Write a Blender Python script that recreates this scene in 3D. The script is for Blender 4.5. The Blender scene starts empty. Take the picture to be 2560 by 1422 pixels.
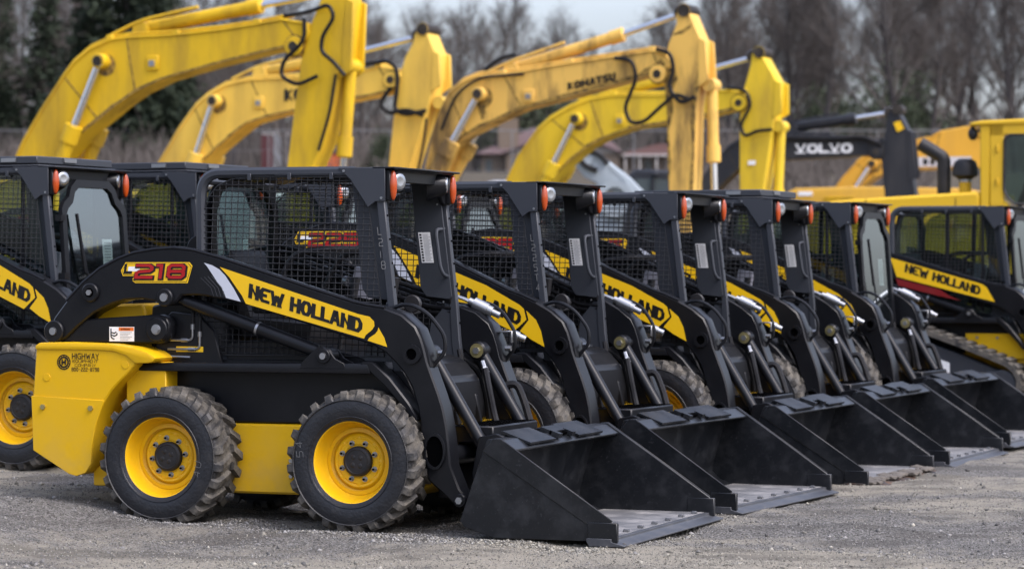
import bpy, bmesh, math, random
import numpy as np
from mathutils import Vector, Matrix
R = math.radians
random.seed(7)
rng = np.random.default_rng(7)
scene = bpy.context.scene
COL = scene.collection

# ------------------------------------------------------------------ materials
def new_mat(name):
    m = bpy.data.materials.new(name); m.use_nodes = True
    nt = m.node_tree; nt.nodes.clear()
    out = nt.nodes.new('ShaderNodeOutputMaterial')
    return m, nt, out

def N(nt, typ, **kw):
    n = nt.nodes.new(typ)
    for k, v in kw.items():
        if k.startswith('in_'):
            n.inputs[k[3:].replace('_', ' ')].default_value = v
        else:
            setattr(n, k, v)
    return n

def ramp(nt, src, stops):
    r = nt.nodes.new('ShaderNodeValToRGB')
    el = r.color_ramp.elements
    while len(el) < len(stops): el.new(0.5)
    for e, (p, c) in zip(el, stops):
        e.position = p
        e.color = (c, c, c, 1) if not isinstance(c, tuple) else (*c, 1)
    nt.links.new(src, r.inputs[0])
    return r.outputs[0]

def mixc(nt, fac, a, b):
    m = nt.nodes.new('ShaderNodeMix'); m.data_type = 'RGBA'
    for s, v in ((m.inputs[0], fac), (m.inputs[6], a), (m.inputs[7], b)):
        if isinstance(v, tuple): s.default_value = (*v, 1)
        elif isinstance(v, (int, float)): s.default_value = v
        else: nt.links.new(v, s)
    return m.outputs[2]

def paint(name, col, rough=.4, metal=0., dirt=(.16, .14, .12), amt=.25, scale=6., bump=.0, coat=0., fine=.12, streak=False, low=None, spec=.35, lo=.45, hi=.78):
    """painted or plain surface with patchy dust and slight colour wear"""
    m, nt, out = new_mat(name)
    p = N(nt, 'ShaderNodeBsdfPrincipled'); nt.links.new(p.outputs[0], out.inputs[0])
    tc = N(nt, 'ShaderNodeTexCoord')
    mp = N(nt, 'ShaderNodeMapping'); nt.links.new(tc.outputs['Object'], mp.inputs[0])
    if streak: mp.inputs['Scale'].default_value = (1, 1, .22)
    n1 = N(nt, 'ShaderNodeTexNoise', in_Scale=scale, in_Detail=8., in_Roughness=.65)
    nt.links.new(mp.outputs[0], n1.inputs['Vector'])
    n2 = N(nt, 'ShaderNodeTexNoise', in_Scale=scale * 11, in_Detail=4., in_Roughness=.7)
    nt.links.new(tc.outputs['Object'], n2.inputs['Vector'])
    f1 = ramp(nt, n1.outputs[0], [(lo, 0.), (hi, amt)])
    f2 = ramp(nt, n2.outputs[0], [(.60, 0.), (.72, fine)])
    mx = N(nt, 'ShaderNodeMath', operation='MAXIMUM'); nt.links.new(f1, mx.inputs[0]); nt.links.new(f2, mx.inputs[1])
    fac = mx.outputs[0]
    if low:
        sp = N(nt, 'ShaderNodeSeparateXYZ'); nt.links.new(tc.outputs['Object'], sp.inputs[0])
        mr = N(nt, 'ShaderNodeMapRange'); mr.inputs[1].default_value = low[0]; mr.inputs[2].default_value = low[1]
        mr.inputs[3].default_value = low[2]; mr.inputs[4].default_value = 0
        nt.links.new(sp.outputs[2], mr.inputs[0])
        ml = N(nt, 'ShaderNodeMath', operation='MULTIPLY'); nt.links.new(mr.outputs[0], ml.inputs[0])
        f3 = ramp(nt, n1.outputs[0], [(.38, 0.), (.62, 1.)]); nt.links.new(f3, ml.inputs[1])
        ad = N(nt, 'ShaderNodeMath', operation='MAXIMUM'); nt.links.new(fac, ad.inputs[0]); nt.links.new(ml.outputs[0], ad.inputs[1]); fac = ad.outputs[0]
    nt.links.new(mixc(nt, fac, col, dirt), p.inputs['Base Color'])
    rr = N(nt, 'ShaderNodeMapRange'); rr.inputs[3].default_value = rough; rr.inputs[4].default_value = min(1, rough + .45)
    nt.links.new(fac, rr.inputs[0]); nt.links.new(rr.outputs[0], p.inputs['Roughness'])
    p.inputs['Metallic'].default_value = metal
    p.inputs['Specular IOR Level'].default_value = spec
    p.inputs['Coat Weight'].default_value = coat
    p.inputs['Coat Roughness'].default_value = .15
    if bump:
        b = N(nt, 'ShaderNodeBump'); b.inputs['Strength'].default_value = bump; b.inputs['Distance'].default_value = .004
        nt.links.new(n2.outputs[0], b.inputs['Height']); nt.links.new(b.outputs[0], p.inputs['Normal'])
    return m

def plain(name, col, rough=.4, metal=0., **kw):
    return paint(name, col, rough, metal, amt=kw.pop('amt', .06), fine=kw.pop('fine', .04), **kw)

def glass_mat(name, tint, refl=.14):
    m, nt, out = new_mat(name)
    t = N(nt, 'ShaderNodeBsdfTransparent'); t.inputs[0].default_value = (*tint, 1)
    g = N(nt, 'ShaderNodeBsdfGlossy'); g.inputs['Roughness'].default_value = .04; g.inputs[0].default_value = (.85, .92, .95, 1)
    lw = N(nt, 'ShaderNodeLayerWeight', in_Blend=.35)
    mr = N(nt, 'ShaderNodeMapRange'); mr.inputs[3].default_value = refl; mr.inputs[4].default_value = .8
    nt.links.new(lw.outputs['Facing'], mr.inputs[0])
    mx = N(nt, 'ShaderNodeMixShader'); nt.links.new(mr.outputs[0], mx.inputs[0])
    nt.links.new(t.outputs[0], mx.inputs[1]); nt.links.new(g.outputs[0], mx.inputs[2]); nt.links.new(mx.outputs[0], out.inputs[0])
    return m

def tyre_mat():
    m, nt, out = new_mat('tyre_rubber')
    p = N(nt, 'ShaderNodeBsdfPrincipled'); nt.links.new(p.outputs[0], out.inputs[0])
    tc = N(nt, 'ShaderNodeTexCoord'); sp = N(nt, 'ShaderNodeSeparateXYZ'); nt.links.new(tc.outputs['Object'], sp.inputs[0])
    cb = N(nt, 'ShaderNodeCombineXYZ'); nt.links.new(sp.outputs[0], cb.inputs[0]); nt.links.new(sp.outputs[2], cb.inputs[2])
    ln = N(nt, 'ShaderNodeVectorMath', operation='LENGTH'); nt.links.new(cb.outputs[0], ln.inputs[0])
    mr = N(nt, 'ShaderNodeMapRange'); mr.inputs[1].default_value = .325; mr.inputs[2].default_value = .362; nt.links.new(ln.outputs['Value'], mr.inputs[0])
    n1 = N(nt, 'ShaderNodeTexNoise', in_Scale=9., in_Detail=9., in_Roughness=.7); nt.links.new(tc.outputs['Object'], n1.inputs['Vector'])
    n2 = N(nt, 'ShaderNodeTexNoise', in_Scale=60., in_Detail=3.); nt.links.new(tc.outputs['Object'], n2.inputs['Vector'])
    mud = ramp(nt, n1.outputs[0], [(.40, .15), (.62, 1.)])
    ml = N(nt, 'ShaderNodeMath', operation='MULTIPLY'); nt.links.new(mr.outputs[0], ml.inputs[0]); nt.links.new(mud, ml.inputs[1])
    side = ramp(nt, n1.outputs[0], [(.5, .0), (.75, .14)])
    mx = N(nt, 'ShaderNodeMath', operation='MAXIMUM'); nt.links.new(ml.outputs[0], mx.inputs[0]); nt.links.new(side, mx.inputs[1])
    mudc = mixc(nt, n2.outputs[0], (.060, .054, .046), (.185, .165, .132))
    nt.links.new(mixc(nt, mx.outputs[0], (.0085, .0092, .0118), mudc), p.inputs['Base Color'])
    rr = N(nt, 'ShaderNodeMapRange'); rr.inputs[3].default_value = .48; rr.inputs[4].default_value = .95; nt.links.new(mx.outputs[0], rr.inputs[0]); nt.links.new(rr.outputs[0], p.inputs['Roughness'])
    b = N(nt, 'ShaderNodeBump'); b.inputs['Strength'].default_value = .5; b.inputs['Distance'].default_value = .006
    nt.links.new(n2.outputs[0], b.inputs['Height']); nt.links.new(b.outputs[0], p.inputs['Normal'])
    return m

M = {}
M['black'] = paint('black_paint', (.0068, .0073, .0090), .30, amt=.05, fine=.06, scale=5, dirt=(.085, .085, .088), spec=.24)
M['graph'] = paint('graphite_frame_paint', (.034, .038, .046), .45, amt=.04, fine=.04, scale=5, dirt=(.09, .09, .095))
M['bucket'] = paint('bucket_black_paint', (.0076, .0087, .0106), .31, amt=.20, fine=.40, scale=6, dirt=(.075, .077, .082), bump=.05, lo=.47, hi=.66)
M['wornfloor'] = paint('dusty_worn_steel', (.12, .12, .122), .5, amt=.9, fine=.4, scale=4, dirt=(.36, .345, .325))
M['edge'] = paint('cutting_edge_steel', (.05, .053, .06), .42, .15, amt=.3, fine=.2, scale=8, dirt=(.22, .21, .2))
M['rustedge'] = paint('rusty_edge_steel', (.03, .025, .022), .6, amt=.9, fine=.3, scale=9, dirt=(.18, .085, .035))
M['yellow'] = paint('loader_yellow_paint', (.66, .385, .006), .36, amt=.12, fine=.16, scale=5, spec=.22, dirt=(.40, .285, .11), low=(-.1, .66, .60))
M['rim'] = paint('rim_yellow_paint', (.74, .42, .006), .34, amt=.16, fine=.12, scale=9, spec=.3, dirt=(.40, .28, .1))
M['decal'] = plain('stripe_yellow_vinyl', (.78, .47, .010), .3)
M['greyvinyl'] = plain('stripe_grey_vinyl', (.50, .52, .57), .3)
M['white'] = plain('white_vinyl', (.82, .82, .81), .45)
M['ink'] = plain('black_lettering', (.008, .008, .009), .3)
M['softink'] = plain('faded_print', (.36, .36, .36), .5)
M['badge'] = plain('badge_red', (.36, .008, .010), .3)
M['redstripe'] = plain('stripe_dark_red', (.17, .008, .010), .35)
M['orange'] = plain('warning_orange', (.72, .16, .015), .4)
M['pin'] = plain('pinstripe_grey', (.06, .062, .068), .4)
M['chalk'] = plain('chalk_marking', (.17, .17, .165), .8)
M['tyre'] = tyre_mat()
M['hub'] = plain('hub_black', (.012, .012, .013), .5, amt=.15)
M['chrome'] = plain('chrome_rod', (.72, .73, .75), .16, 1.)
M['zinc'] = plain('zinc_plated', (.36, .365, .37), .36, .9)
M['brass'] = plain('yellow_zinc', (.42, .36, .16), .35, .8)
M['amber'] = plain('amber_lens', (.36, .050, .006), .25, coat=.5)
M['lens'] = plain('headlight_reflector', (.36, .375, .39), .25, .85)
M['front'] = plain('shaded_black_front', (.005, .0052, .006), .65, amt=.02, fine=.01, spec=.10)  # darker than the black paint: shade between the arms put into the colour
M['hose'] = plain('black_hose', (.008, .008, .009), .5, amt=.1, spec=.2)
M['wire'] = plain('screen_wire', (.022, .023, .026), .45)
M['dark'] = plain('dark_interior', (.002, .002, .0022), .9, amt=0, fine=0, spec=0)
M['seat'] = plain('seat_vinyl', (.012, .012, .014), .5)
M['glass'] = glass_mat('cab_glass', (.40, .52, .50), .07)
M['doorglass'] = glass_mat('door_glass', (.42, .50, .50), .10)
M['screen'] = plain('grey_control_box', (.28, .28, .32), .4)

# ------------------------------------------------------------------ mesh helpers
def V3(p): return Vector(p)

def face(bm, pts, mi=0):
    try:
        f = bm.faces.new([bm.verts.new(p) for p in pts]); f.material_index = mi; return f
    except ValueError:
        return None

def do_bevel(bm, faces, w, seg=1, ang=25):
    if w <= 0: return
    es = set()
    for f in faces:
        for e in f.edges:
            if len(e.link_faces) == 2 and e.calc_face_angle(0) > R(ang): es.add(e)
    if es:
        bmesh.ops.bevel(bm, geom=list(es), offset=w, segments=seg, affect='EDGES', clamp_overlap=True, profile=.6)

def prism(bm, pts, a, b, axis='Y', bev=0., mi=0, seg=1):
    """closed 2D outline swept between a and b along axis; outline is (X,Z) for Y, (Y,Z) for X, (X,Y) for Z"""
    def p3(p, t):
        if axis == 'Y': return (p[0], t, p[1])
        if axis == 'X': return (t, p[0], p[1])
        return (p[0], p[1], t)
    A = [bm.verts.new(p3(p, a)) for p in pts]; B_ = [bm.verts.new(p3(p, b)) for p in pts]
    fs = [bm.faces.new(A), bm.faces.new(B_[::-1])]
    n = len(pts)
    for i in range(n):
        j = (i + 1) % n
        fs.append(bm.faces.new((A[j], A[i], B_[i], B_[j])))
    for f in fs: f.material_index = mi
    bmesh.ops.recalc_face_normals(bm, faces=fs)
    do_bevel(bm, fs, bev, seg)

def box(bm, x0, x1, y0, y1, z0, z1, bev=.004, mi=0, seg=1):
    prism(bm, [(x0, z0), (x1, z0), (x1, z1), (x0, z1)], y0, y1, 'Y', bev, mi, seg)

def obox(bm, c, sx, sy, sz, rot, bev=.003, mi=0):
    """box at c, sizes, rotated by a matrix"""
    vs = [bm.verts.new(V3(c) + rot @ Vector((x * sx / 2, y * sy / 2, z * sz / 2))) for x in (-1, 1) for y in (-1, 1) for z in (-1, 1)]
    fs = [bm.faces.new([vs[i] for i in q]) for q in ((0, 1, 3, 2), (4, 6, 7, 5), (0, 4, 5, 1), (2, 3, 7, 6), (0, 2, 6, 4), (1, 5, 7, 3))]
    for f in fs: f.material_index = mi
    do_bevel(bm, fs, bev)

def fillet(path, r, n=5):
    P = [V3(p) for p in path]; o = [P[0]]
    for i in range(1, len(P) - 1):
        a, b, c = P[i - 1], P[i], P[i + 1]
        d1, d2 = (a - b), (c - b)
        k = min(r, d1.length * .45, d2.length * .45)
        s, e = b + d1.normalized() * k, b + d2.normalized() * k
        for t in range(n + 1):
            t /= n
            o.append(s * (1 - t) ** 2 + b * 2 * t * (1 - t) + e * t * t)
    o.append(P[-1]); return o

def tube(bm, path, r, n=8, mi=0, closed=False, rot=0., flat=1.):
    P = [V3(p) for p in path]; m = len(P)
    rs = r if isinstance(r, (list, tuple)) else [r] * m
    t0 = (P[1] - P[0]).normalized()
    up = Vector((0, 1, 0)) if abs(t0.y) < .9 else Vector((1, 0, 0))
    nrm = (up - t0 * up.dot(t0)).normalized()
    rings = []
    for i in range(m):
        if i == 0: t = (P[1] - P[0])
        elif i == m - 1: t = (P[-1] - P[-2])
        else: t = (P[i + 1] - P[i]).normalized() + (P[i] - P[i - 1]).normalized()
        if t.length < 1e-9: t = t0.copy()
        t.normalize()
        nrm = (nrm - t * nrm.dot(t)).normalized(); bi = t.cross(nrm)
        rings.append([bm.verts.new(P[i] + (nrm * math.cos(rot + 2 * math.pi * k / n) * flat + bi * math.sin(rot + 2 * math.pi * k / n)) * rs[i]) for k in range(n)])
    for i in range(m - 1):
        for k in range(n):
            f = bm.faces.new((rings[i][k], rings[i][(k + 1) % n], rings[i + 1][(k + 1) % n], rings[i + 1][k])); f.material_index = mi
    for ring in (rings[0][::-1], rings[-1]):
        f = bm.faces.new(ring); f.material_index = mi

def cyl(bm, p0, p1, r, r1=None, n=16, mi=0):
    tube(bm, [p0, p1], [r, r if r1 is None else r1], n, mi)

def lathe(bm, prof, n=48, mi=0, c=(0, 0, 0)):
    """prof: [(radius, y)] swept about the Y axis"""
    rings = [[bm.verts.new((c[0] + r * math.cos(2 * math.pi * k / n), c[1] + y, c[2] + r * math.sin(2 * math.pi * k / n))) for k in range(n)] if r > 1e-5
             else [bm.verts.new((c[0], c[1] + y, c[2]))] for r, y in prof]
    for a, b in zip(rings, rings[1:]):
        for k in range(n):
            j = (k + 1) % n
            q = [a[k], a[j], b[j], b[k]] if len(a) > 1 and len(b) > 1 else ([a[0], b[j], b[k]] if len(a) == 1 else [a[k], a[j], b[0]])
            f = bm.faces.new(q); f.material_index = mi

def disc_boss(bm, x, z, y0, y1, r, n=20, mi=0, bev=.003):
    prism(bm, [(x + r * math.cos(2 * math.pi * k / n), z + r * math.sin(2 * math.pi * k / n)) for k in range(n)], y0, y1, 'Y', bev, mi)

def ring_boss(bm, x, z, y0, y1, r0, r1, n=20, mi=0, sx=1.):
    """annulus facing along Y, open in the middle"""
    L = []
    for (r, y) in ((r0, y1), (r1, y1), (r1, y0), (r0, y0)):
        L.append([bm.verts.new((x + sx * r * math.cos(2 * math.pi * k / n), y, z + r * math.sin(2 * math.pi * k / n))) for k in range(n)])
    for i in range(4):
        a, b = L[i], L[(i + 1) % 4]
        for k in range(n):
            f = bm.faces.new((a[k], a[(k + 1) % n], b[(k + 1) % n], b[k])); f.material_index = mi

def hexbolt(bm, p, axis, r, h, mi=0):
    p = V3(p); a = V3(axis)
    tube(bm, [p, p + a * h], r, 6, mi)

CACHE = {}
def link(o, parent):
    COL.objects.link(o)
    if parent is not None: o.parent = parent
    return o

def obj(name, build, mats, parent=None, loc=(0, 0, 0), rot=(0, 0, 0), key=None, flat=False, label=None, ang=38):
    me = CACHE.get(key) if key else None
    if me is None:
        bm = bmesh.new(); build(bm)
        bmesh.ops.recalc_face_normals(bm, faces=bm.faces[:])
        me = bpy.data.meshes.new(name); bm.to_mesh(me); bm.free()
        for m in mats: me.materials.append(M[m] if isinstance(m, str) else m)
        if not flat:
            me.polygons.foreach_set('use_smooth', [True] * len(me.polygons))
            me.set_sharp_from_angle(angle=R(ang))
        if key: CACHE[key] = me
    o = bpy.data.objects.new(name, me); o.location = loc; o.rotation_euler = rot
    if label: o['label'] = label
    return link(o, parent)

def runs(name, mats, parent, key, items, n=8):
    """several pipes or hoses, each a part of its own; items: (path, fillet radius, pipe radius, fittings)"""
    for i, it in enumerate(items):
        path, fr, r = it[:3]
        def b(bm):
            tube(bm, fillet(path, fr, 5), r, n)
            for (p0, p1, rr, k) in (it[3] if len(it) > 3 else ()): cyl(bm, p0, p1, rr, n=k, mi=len(mats) - 1)
        obj(name, b, mats, parent, key='%s_%d' % (key, i))

def raw(name, verts, faces, mats, parent=None, smooth=False, key=None, mi=None):
    me = CACHE.get(key) if key else None
    if me is None:
        me = bpy.data.meshes.new(name); me.from_pydata(verts, [], faces); me.update()
        for m in mats: me.materials.append(M[m] if isinstance(m, str) else m)
        if smooth: me.polygons.foreach_set('use_smooth', [True] * len(me.polygons))
        if mi is not None: me.polygons.foreach_set('material_index', mi)
        if key: CACHE[key] = me
    o = bpy.data.objects.new(name, me)
    return link(o, parent)

def empty(name, parent=None, loc=(0, 0, 0), rot=(0, 0, 0)):
    o = bpy.data.objects.new(name, None); o.location = loc; o.rotation_euler = rot; o.empty_display_size = .2
    return link(o, parent)

def tag(o, label, cat, group=None, kind=None):
    if label: o['label'] = label
    if cat: o['category'] = cat
    if group: o['group'] = group
    if kind: o['kind'] = kind
    return o

def dup(o, parent=None):
    c = o.copy(); COL.objects.link(c); c.parent = parent
    for ch in o.children: dup(ch, c)
    return c

# ------------------------------------------------------------------ stroke lettering
G = {
 'N': ['000110 11', ], }
def _g(s): return [[tuple(float(v) for v in p.split(',')) for p in line.split()] for line in s.split('|')]
GL = {
 'A': _g('0,0 .40,1 .60,1 1,0|.2,.30 .8,.30'), 'C': _g('1,1 .2,1 0,.8 0,.2 .2,0 1,0'), 'D': _g('0,0 .65,0 1,.3 1,.7 .65,1 0,1 0,0'),
 'E': _g('1,1 .25,1 0,.8 0,.2 .25,0 1,0|0,.5 .85,.5'), 'F': _g('1,1 0,1 0,0|0,.5 .8,.5'), 'G': _g('1,1 .2,1 0,.8 0,.2 .2,0 1,0 1,.5 .55,.5'),
 'H': _g('0,0 0,1|1,0 1,1|0,.5 1,.5'), 'I': _g('.5,0 .5,1'), 'K': _g('0,0 0,1|1,1 .1,.5 1,0'), 'L': _g('0,1 0,0 1,0'),
 'M': _g('0,0 0,1 .5,.3 1,1 1,0'), 'N': _g('0,0 0,1 1,0 1,1'), 'O': _g('.25,0 .75,0 1,.25 1,.75 .75,1 .25,1 0,.75 0,.25 .25,0'),
 'P': _g('0,0 0,1 .85,1 1,.85 1,.6 .85,.48 0,.48'), 'Q': _g('.25,0 .75,0 1,.25 1,.75 .75,1 .25,1 0,.75 0,.25 .25,0|.6,.3 1,-.1'),
 'R': _g('0,0 0,1 .85,1 1,.85 1,.6 .85,.48 0,.48|.5,.48 1,0'), 'S': _g('1,1 .2,1 0,.85 0,.62 .15,.52 .85,.48 1,.38 1,.15 .85,0 0,0'),
 'T': _g('0,1 1,1|.5,1 .5,0'), 'U': _g('0,1 0,.2 .2,0 .8,0 1,.2 1,1'), 'V': _g('0,1 .5,0 1,1'), 'W': _g('0,1 .24,0 .5,.8 .76,0 1,1'),
 'X': _g('0,0 1,1|0,1 1,0'), 'Y': _g('0,1 .5,.5 1,1|.5,.5 .5,0'), '0': _g('.25,0 .75,0 1,.25 1,.75 .75,1 .25,1 0,.75 0,.25 .25,0'),
 '1': _g('.15,1 .6,1 .6,0'), '2': _g('0,1 .8,1 1,.85 1,.66 .85,.53 .15,.47 0,.34 0,0 1,0'), '4': _g('.75,0 .75,1 0,.3 1,.3'),
 '5': _g('1,1 0,1 0,.55 .85,.55 1,.4 1,.15 .85,0 0,0'), '7': _g('0,1 1,1 .4,0'),
 '8': _g('.15,0 .85,0 1,.15 1,.38 .86,.5 1,.62 1,.85 .85,1 .15,1 0,.85 0,.62 .14,.5 0,.38 0,.15 .15,0|.14,.5 .86,.5'),
 '9': _g('1,.5 .15,.5 0,.62 0,.85 .15,1 .85,1 1,.85 1,.15 .85,0 .1,0'), '-': _g('.1,.5 .9,.5'), "'": _g('.5,1.1 .4,.8'),
}
def stroke(bm, pts, t, conv, h, mi):
    closed = pts[0] == pts[-1] and len(pts) > 3
    P = [Vector(p) for p in (pts[:-1] if closed else pts)]; n = len(P)
    Lr = []
    for i in range(n):
        a = P[(i - 1) % n] if (closed or i > 0) else None
        c = P[(i + 1) % n] if (closed or i < n - 1) else None
        d1 = (P[i] - a).normalized() if a is not None else (c - P[i]).normalized()
        d2 = (c - P[i]).normalized() if c is not None else d1
        n1, n2 = Vector((-d1.y, d1.x)), Vector((-d2.y, d2.x))
        mth = n1 + n2
        if mth.length < 1e-6: mth = n1
        mth.normalize(); k = min(1 / max(.45, mth.dot(n1)), 1.9)
        Lr.append((P[i] + mth * t / 2 * k, P[i] - mth * t / 2 * k))
    for i in range(n if closed else n - 1):
        j = (i + 1) % n
        face(bm, [conv(Lr[i][0], h), conv(Lr[j][0], h), conv(Lr[j][1], h), conv(Lr[i][1], h)], mi)

def text(bm, s, o, u, v, h, wr=.75, th=.2, gap=.35, shear=0., mi=0, lift=.0, grow=0., serif=0., ys=1.):
    """stroke letters of height h on the plane o + u*x + v*y; returns the total width"""
    o, u, v = V3(o), V3(u).normalized(), V3(v).normalized(); nn = u.cross(v).normalized()
    x = 0.; w0 = wr * h; t = th * h; h = h * ys; v = v / ys
    for ch in s:
        if ch == ' ': x += w0 * .55; continue
        w = w0 * {'I': .25, '1': .6, 'W': 1.35, 'M': 1.25, "'": .3, 'L': .85}.get(ch, 1.)
        iw, ih = max(w - t, .001), h - t
        tt = t + grow
        for k, pl in enumerate(GL[ch]):
            q = [Vector((x + t / 2 + a * iw, t / 2 + b * ih)) for a, b in pl]
            runs = [[0]]
            for i in range(1, len(q) - 1):
                runs[-1].append(i)
                if (q[i] - q[i - 1]).normalized().dot((q[i + 1] - q[i]).normalized()) < -.1: runs.append([i])
            runs[-1].append(len(q) - 1)
            for ri, ix in enumerate(runs):
                sgm = [q[i].copy() for i in ix]
                if not (len(runs) == 1 and pl[0] == pl[-1]):
                    for e, f in ((0, 1), (-1, -2)):
                        a, b = pl[ix[e]]
                        if a in (0., 1.) or b in (0., 1.):
                            d = (sgm[e] - sgm[f]).normalized(); sgm[e] += d * tt * (.5 if min(abs(d.x), abs(d.y)) < .05 else .9)
                stroke(bm, [tuple(c) for c in sgm], tt, lambda p, hh: o + u * min(max(p[0], x - grow / 2), x + w + grow / 2) + v * min(max(p[1], -grow / 2), h + grow / 2) + nn * (lift + .0005 * (k + ri) + hh), 0, mi)
        if serif and ch in 'HIKLMNPTUVY':
            for yy in (t * .25, h - t * .25):
                for xx in ((x + t / 2, x + w - t / 2) if ch in 'HKMNUVY' else (x + t / 2,) if ch != 'I' else (x + w / 2,)):
                    stroke(bm, [(xx - serif * h, yy), (xx + serif * h, yy)], t * .5, lambda p, hh: o + u * (p[0] + p[1] * shear) + v * p[1] + nn * (lift + .0015), 0, mi)
        x += w + gap * t * 1.6
    return x
def text_width(s, h, wr, th, gap):
    x = 0.
    for ch in s:
        if ch == ' ': x += wr * h * .55; continue
        x += wr * h * {'I': .25, '1': .6, 'W': 1.35, 'M': 1.25, "'": .3, 'L': .85}.get(ch, 1.) + gap * th * h * 1.6
    return x
# ------------------------------------------------------------------ skid steer loader (X forward, Y left, Z up, origin under the front axle)
ARM_TOP = [(-1.959, 1.049), (-1.936, 1.083), (-1.902, 1.14), (-1.83, 1.226), (-1.721, 1.33), (-1.614, 1.409), (-1.496, 1.464), (-1.397, 1.496), (-1.273, 1.515), (-1.15, 1.522), (-1.028, 1.51), (-.869, 1.47), (-.558, 1.378), (-.303, 1.300), (-.05, 1.226), (.024, 1.211), (.132, 1.196), (.231, 1.162), (.313, 1.098), (.345, 1.035), (.365, .975), (.381, .91), (.412, .829), (.448, .738), (.473, .663), (.493, .574), (.506, .476), (.517, .356), (.57, .23), (.612, .185), (.614, .155), (.59, .134), (.555, .134), (.52, .165), (.464, .212), (.392, .27)]
ARM_BOT = [(.352, .40), (.342, .586), (.326, .669), (.293, .774), (.252, .842), (.203, .897), (.137, .957), (.07, .995), (-.05, 1.028), (-.388, 1.124), (-.704, 1.215), (-.859, 1.243), (-.941, 1.258), (-1.011, 1.264), (-1.098, 1.262), (-1.125, 1.231), (-1.16, 1.206), (-1.21, 1.203), (-1.256, 1.226), (-1.344, 1.241), (-1.453, 1.236), (-1.542, 1.212), (-1.65, 1.163), (-1.758, 1.084), (-1.83, 1.02), (-1.87, 1.002), (-1.92, 1.005), (-1.952, 1.022)]
YEL = [(-.858, 1.419), (-.025, 1.165), (.046, 1.15), (.072, 1.125), (.075, 1.10), (.062, 1.08), (.024, 1.051), (.013, 1.031), (-.698, 1.217), (-.722, 1.262), (-.746, 1.292), (-.799, 1.362)]
TIP = [(.098, 1.093), (.133, 1.037), (.150, .987), (.034, 1.021), (.044, 1.036), (.080, 1.058), (.094, 1.075)]
TIP2 = [(.066, 1.164), (.133, 1.107), (.167, 1.038), (.19, .94), (.10, .985), (.024, 1.037), (.083, 1.105)]
YEL2 = [(-.858, 1.435), (-.438, 1.338), (-.21, 1.287), (.022, 1.198), (.050, 1.174), (.068, 1.107), (-.02, 1.029), (-.698, 1.217), (-.722, 1.262), (-.746, 1.292), (-.799, 1.362)]
GREY = [(-.957, 1.443), (-.903, 1.428), (-.86, 1.405), (-.824, 1.371), (-.772, 1.3), (-.729, 1.228), (-.82, 1.249), (-.835, 1.285), (-.858, 1.315), (-.91, 1.386), (-.935, 1.42)]
TAIL = [(-1.971, .958), (-1.95, .97), (-1.491, .968), (-1.349, .952), (-1.335, .88), (-1.438, .783), (-1.49, .73), (-1.527, .679), (-1.565, .61), (-1.588, .537), (-1.605, .47), (-1.611, .418), (-1.616, .324), (-1.628, .295), (-1.652, .272), (-1.68, .258), (-1.706, .253), (-1.752, .263), (-1.981, .388), (-1.992, .69)]
CAP = [(-1.975, .955), (-1.968, .98), (-1.945, .994), (-1.777, .998), (-1.491, .990), (-1.349, .973), (-1.26, .948), (-1.205, .915), (-1.225, .893), (-1.26, .886), (-1.335, .884), (-1.39, .925), (-1.47, .95), (-1.6, .956)]
BUMP = [(-1.997, .695), (-1.985, .388), (-1.755, .260), (-1.706, .249), (-1.65, .268), (-1.614, .32), (-1.608, .418), (-1.585, .537), (-1.53, .676)]

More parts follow.
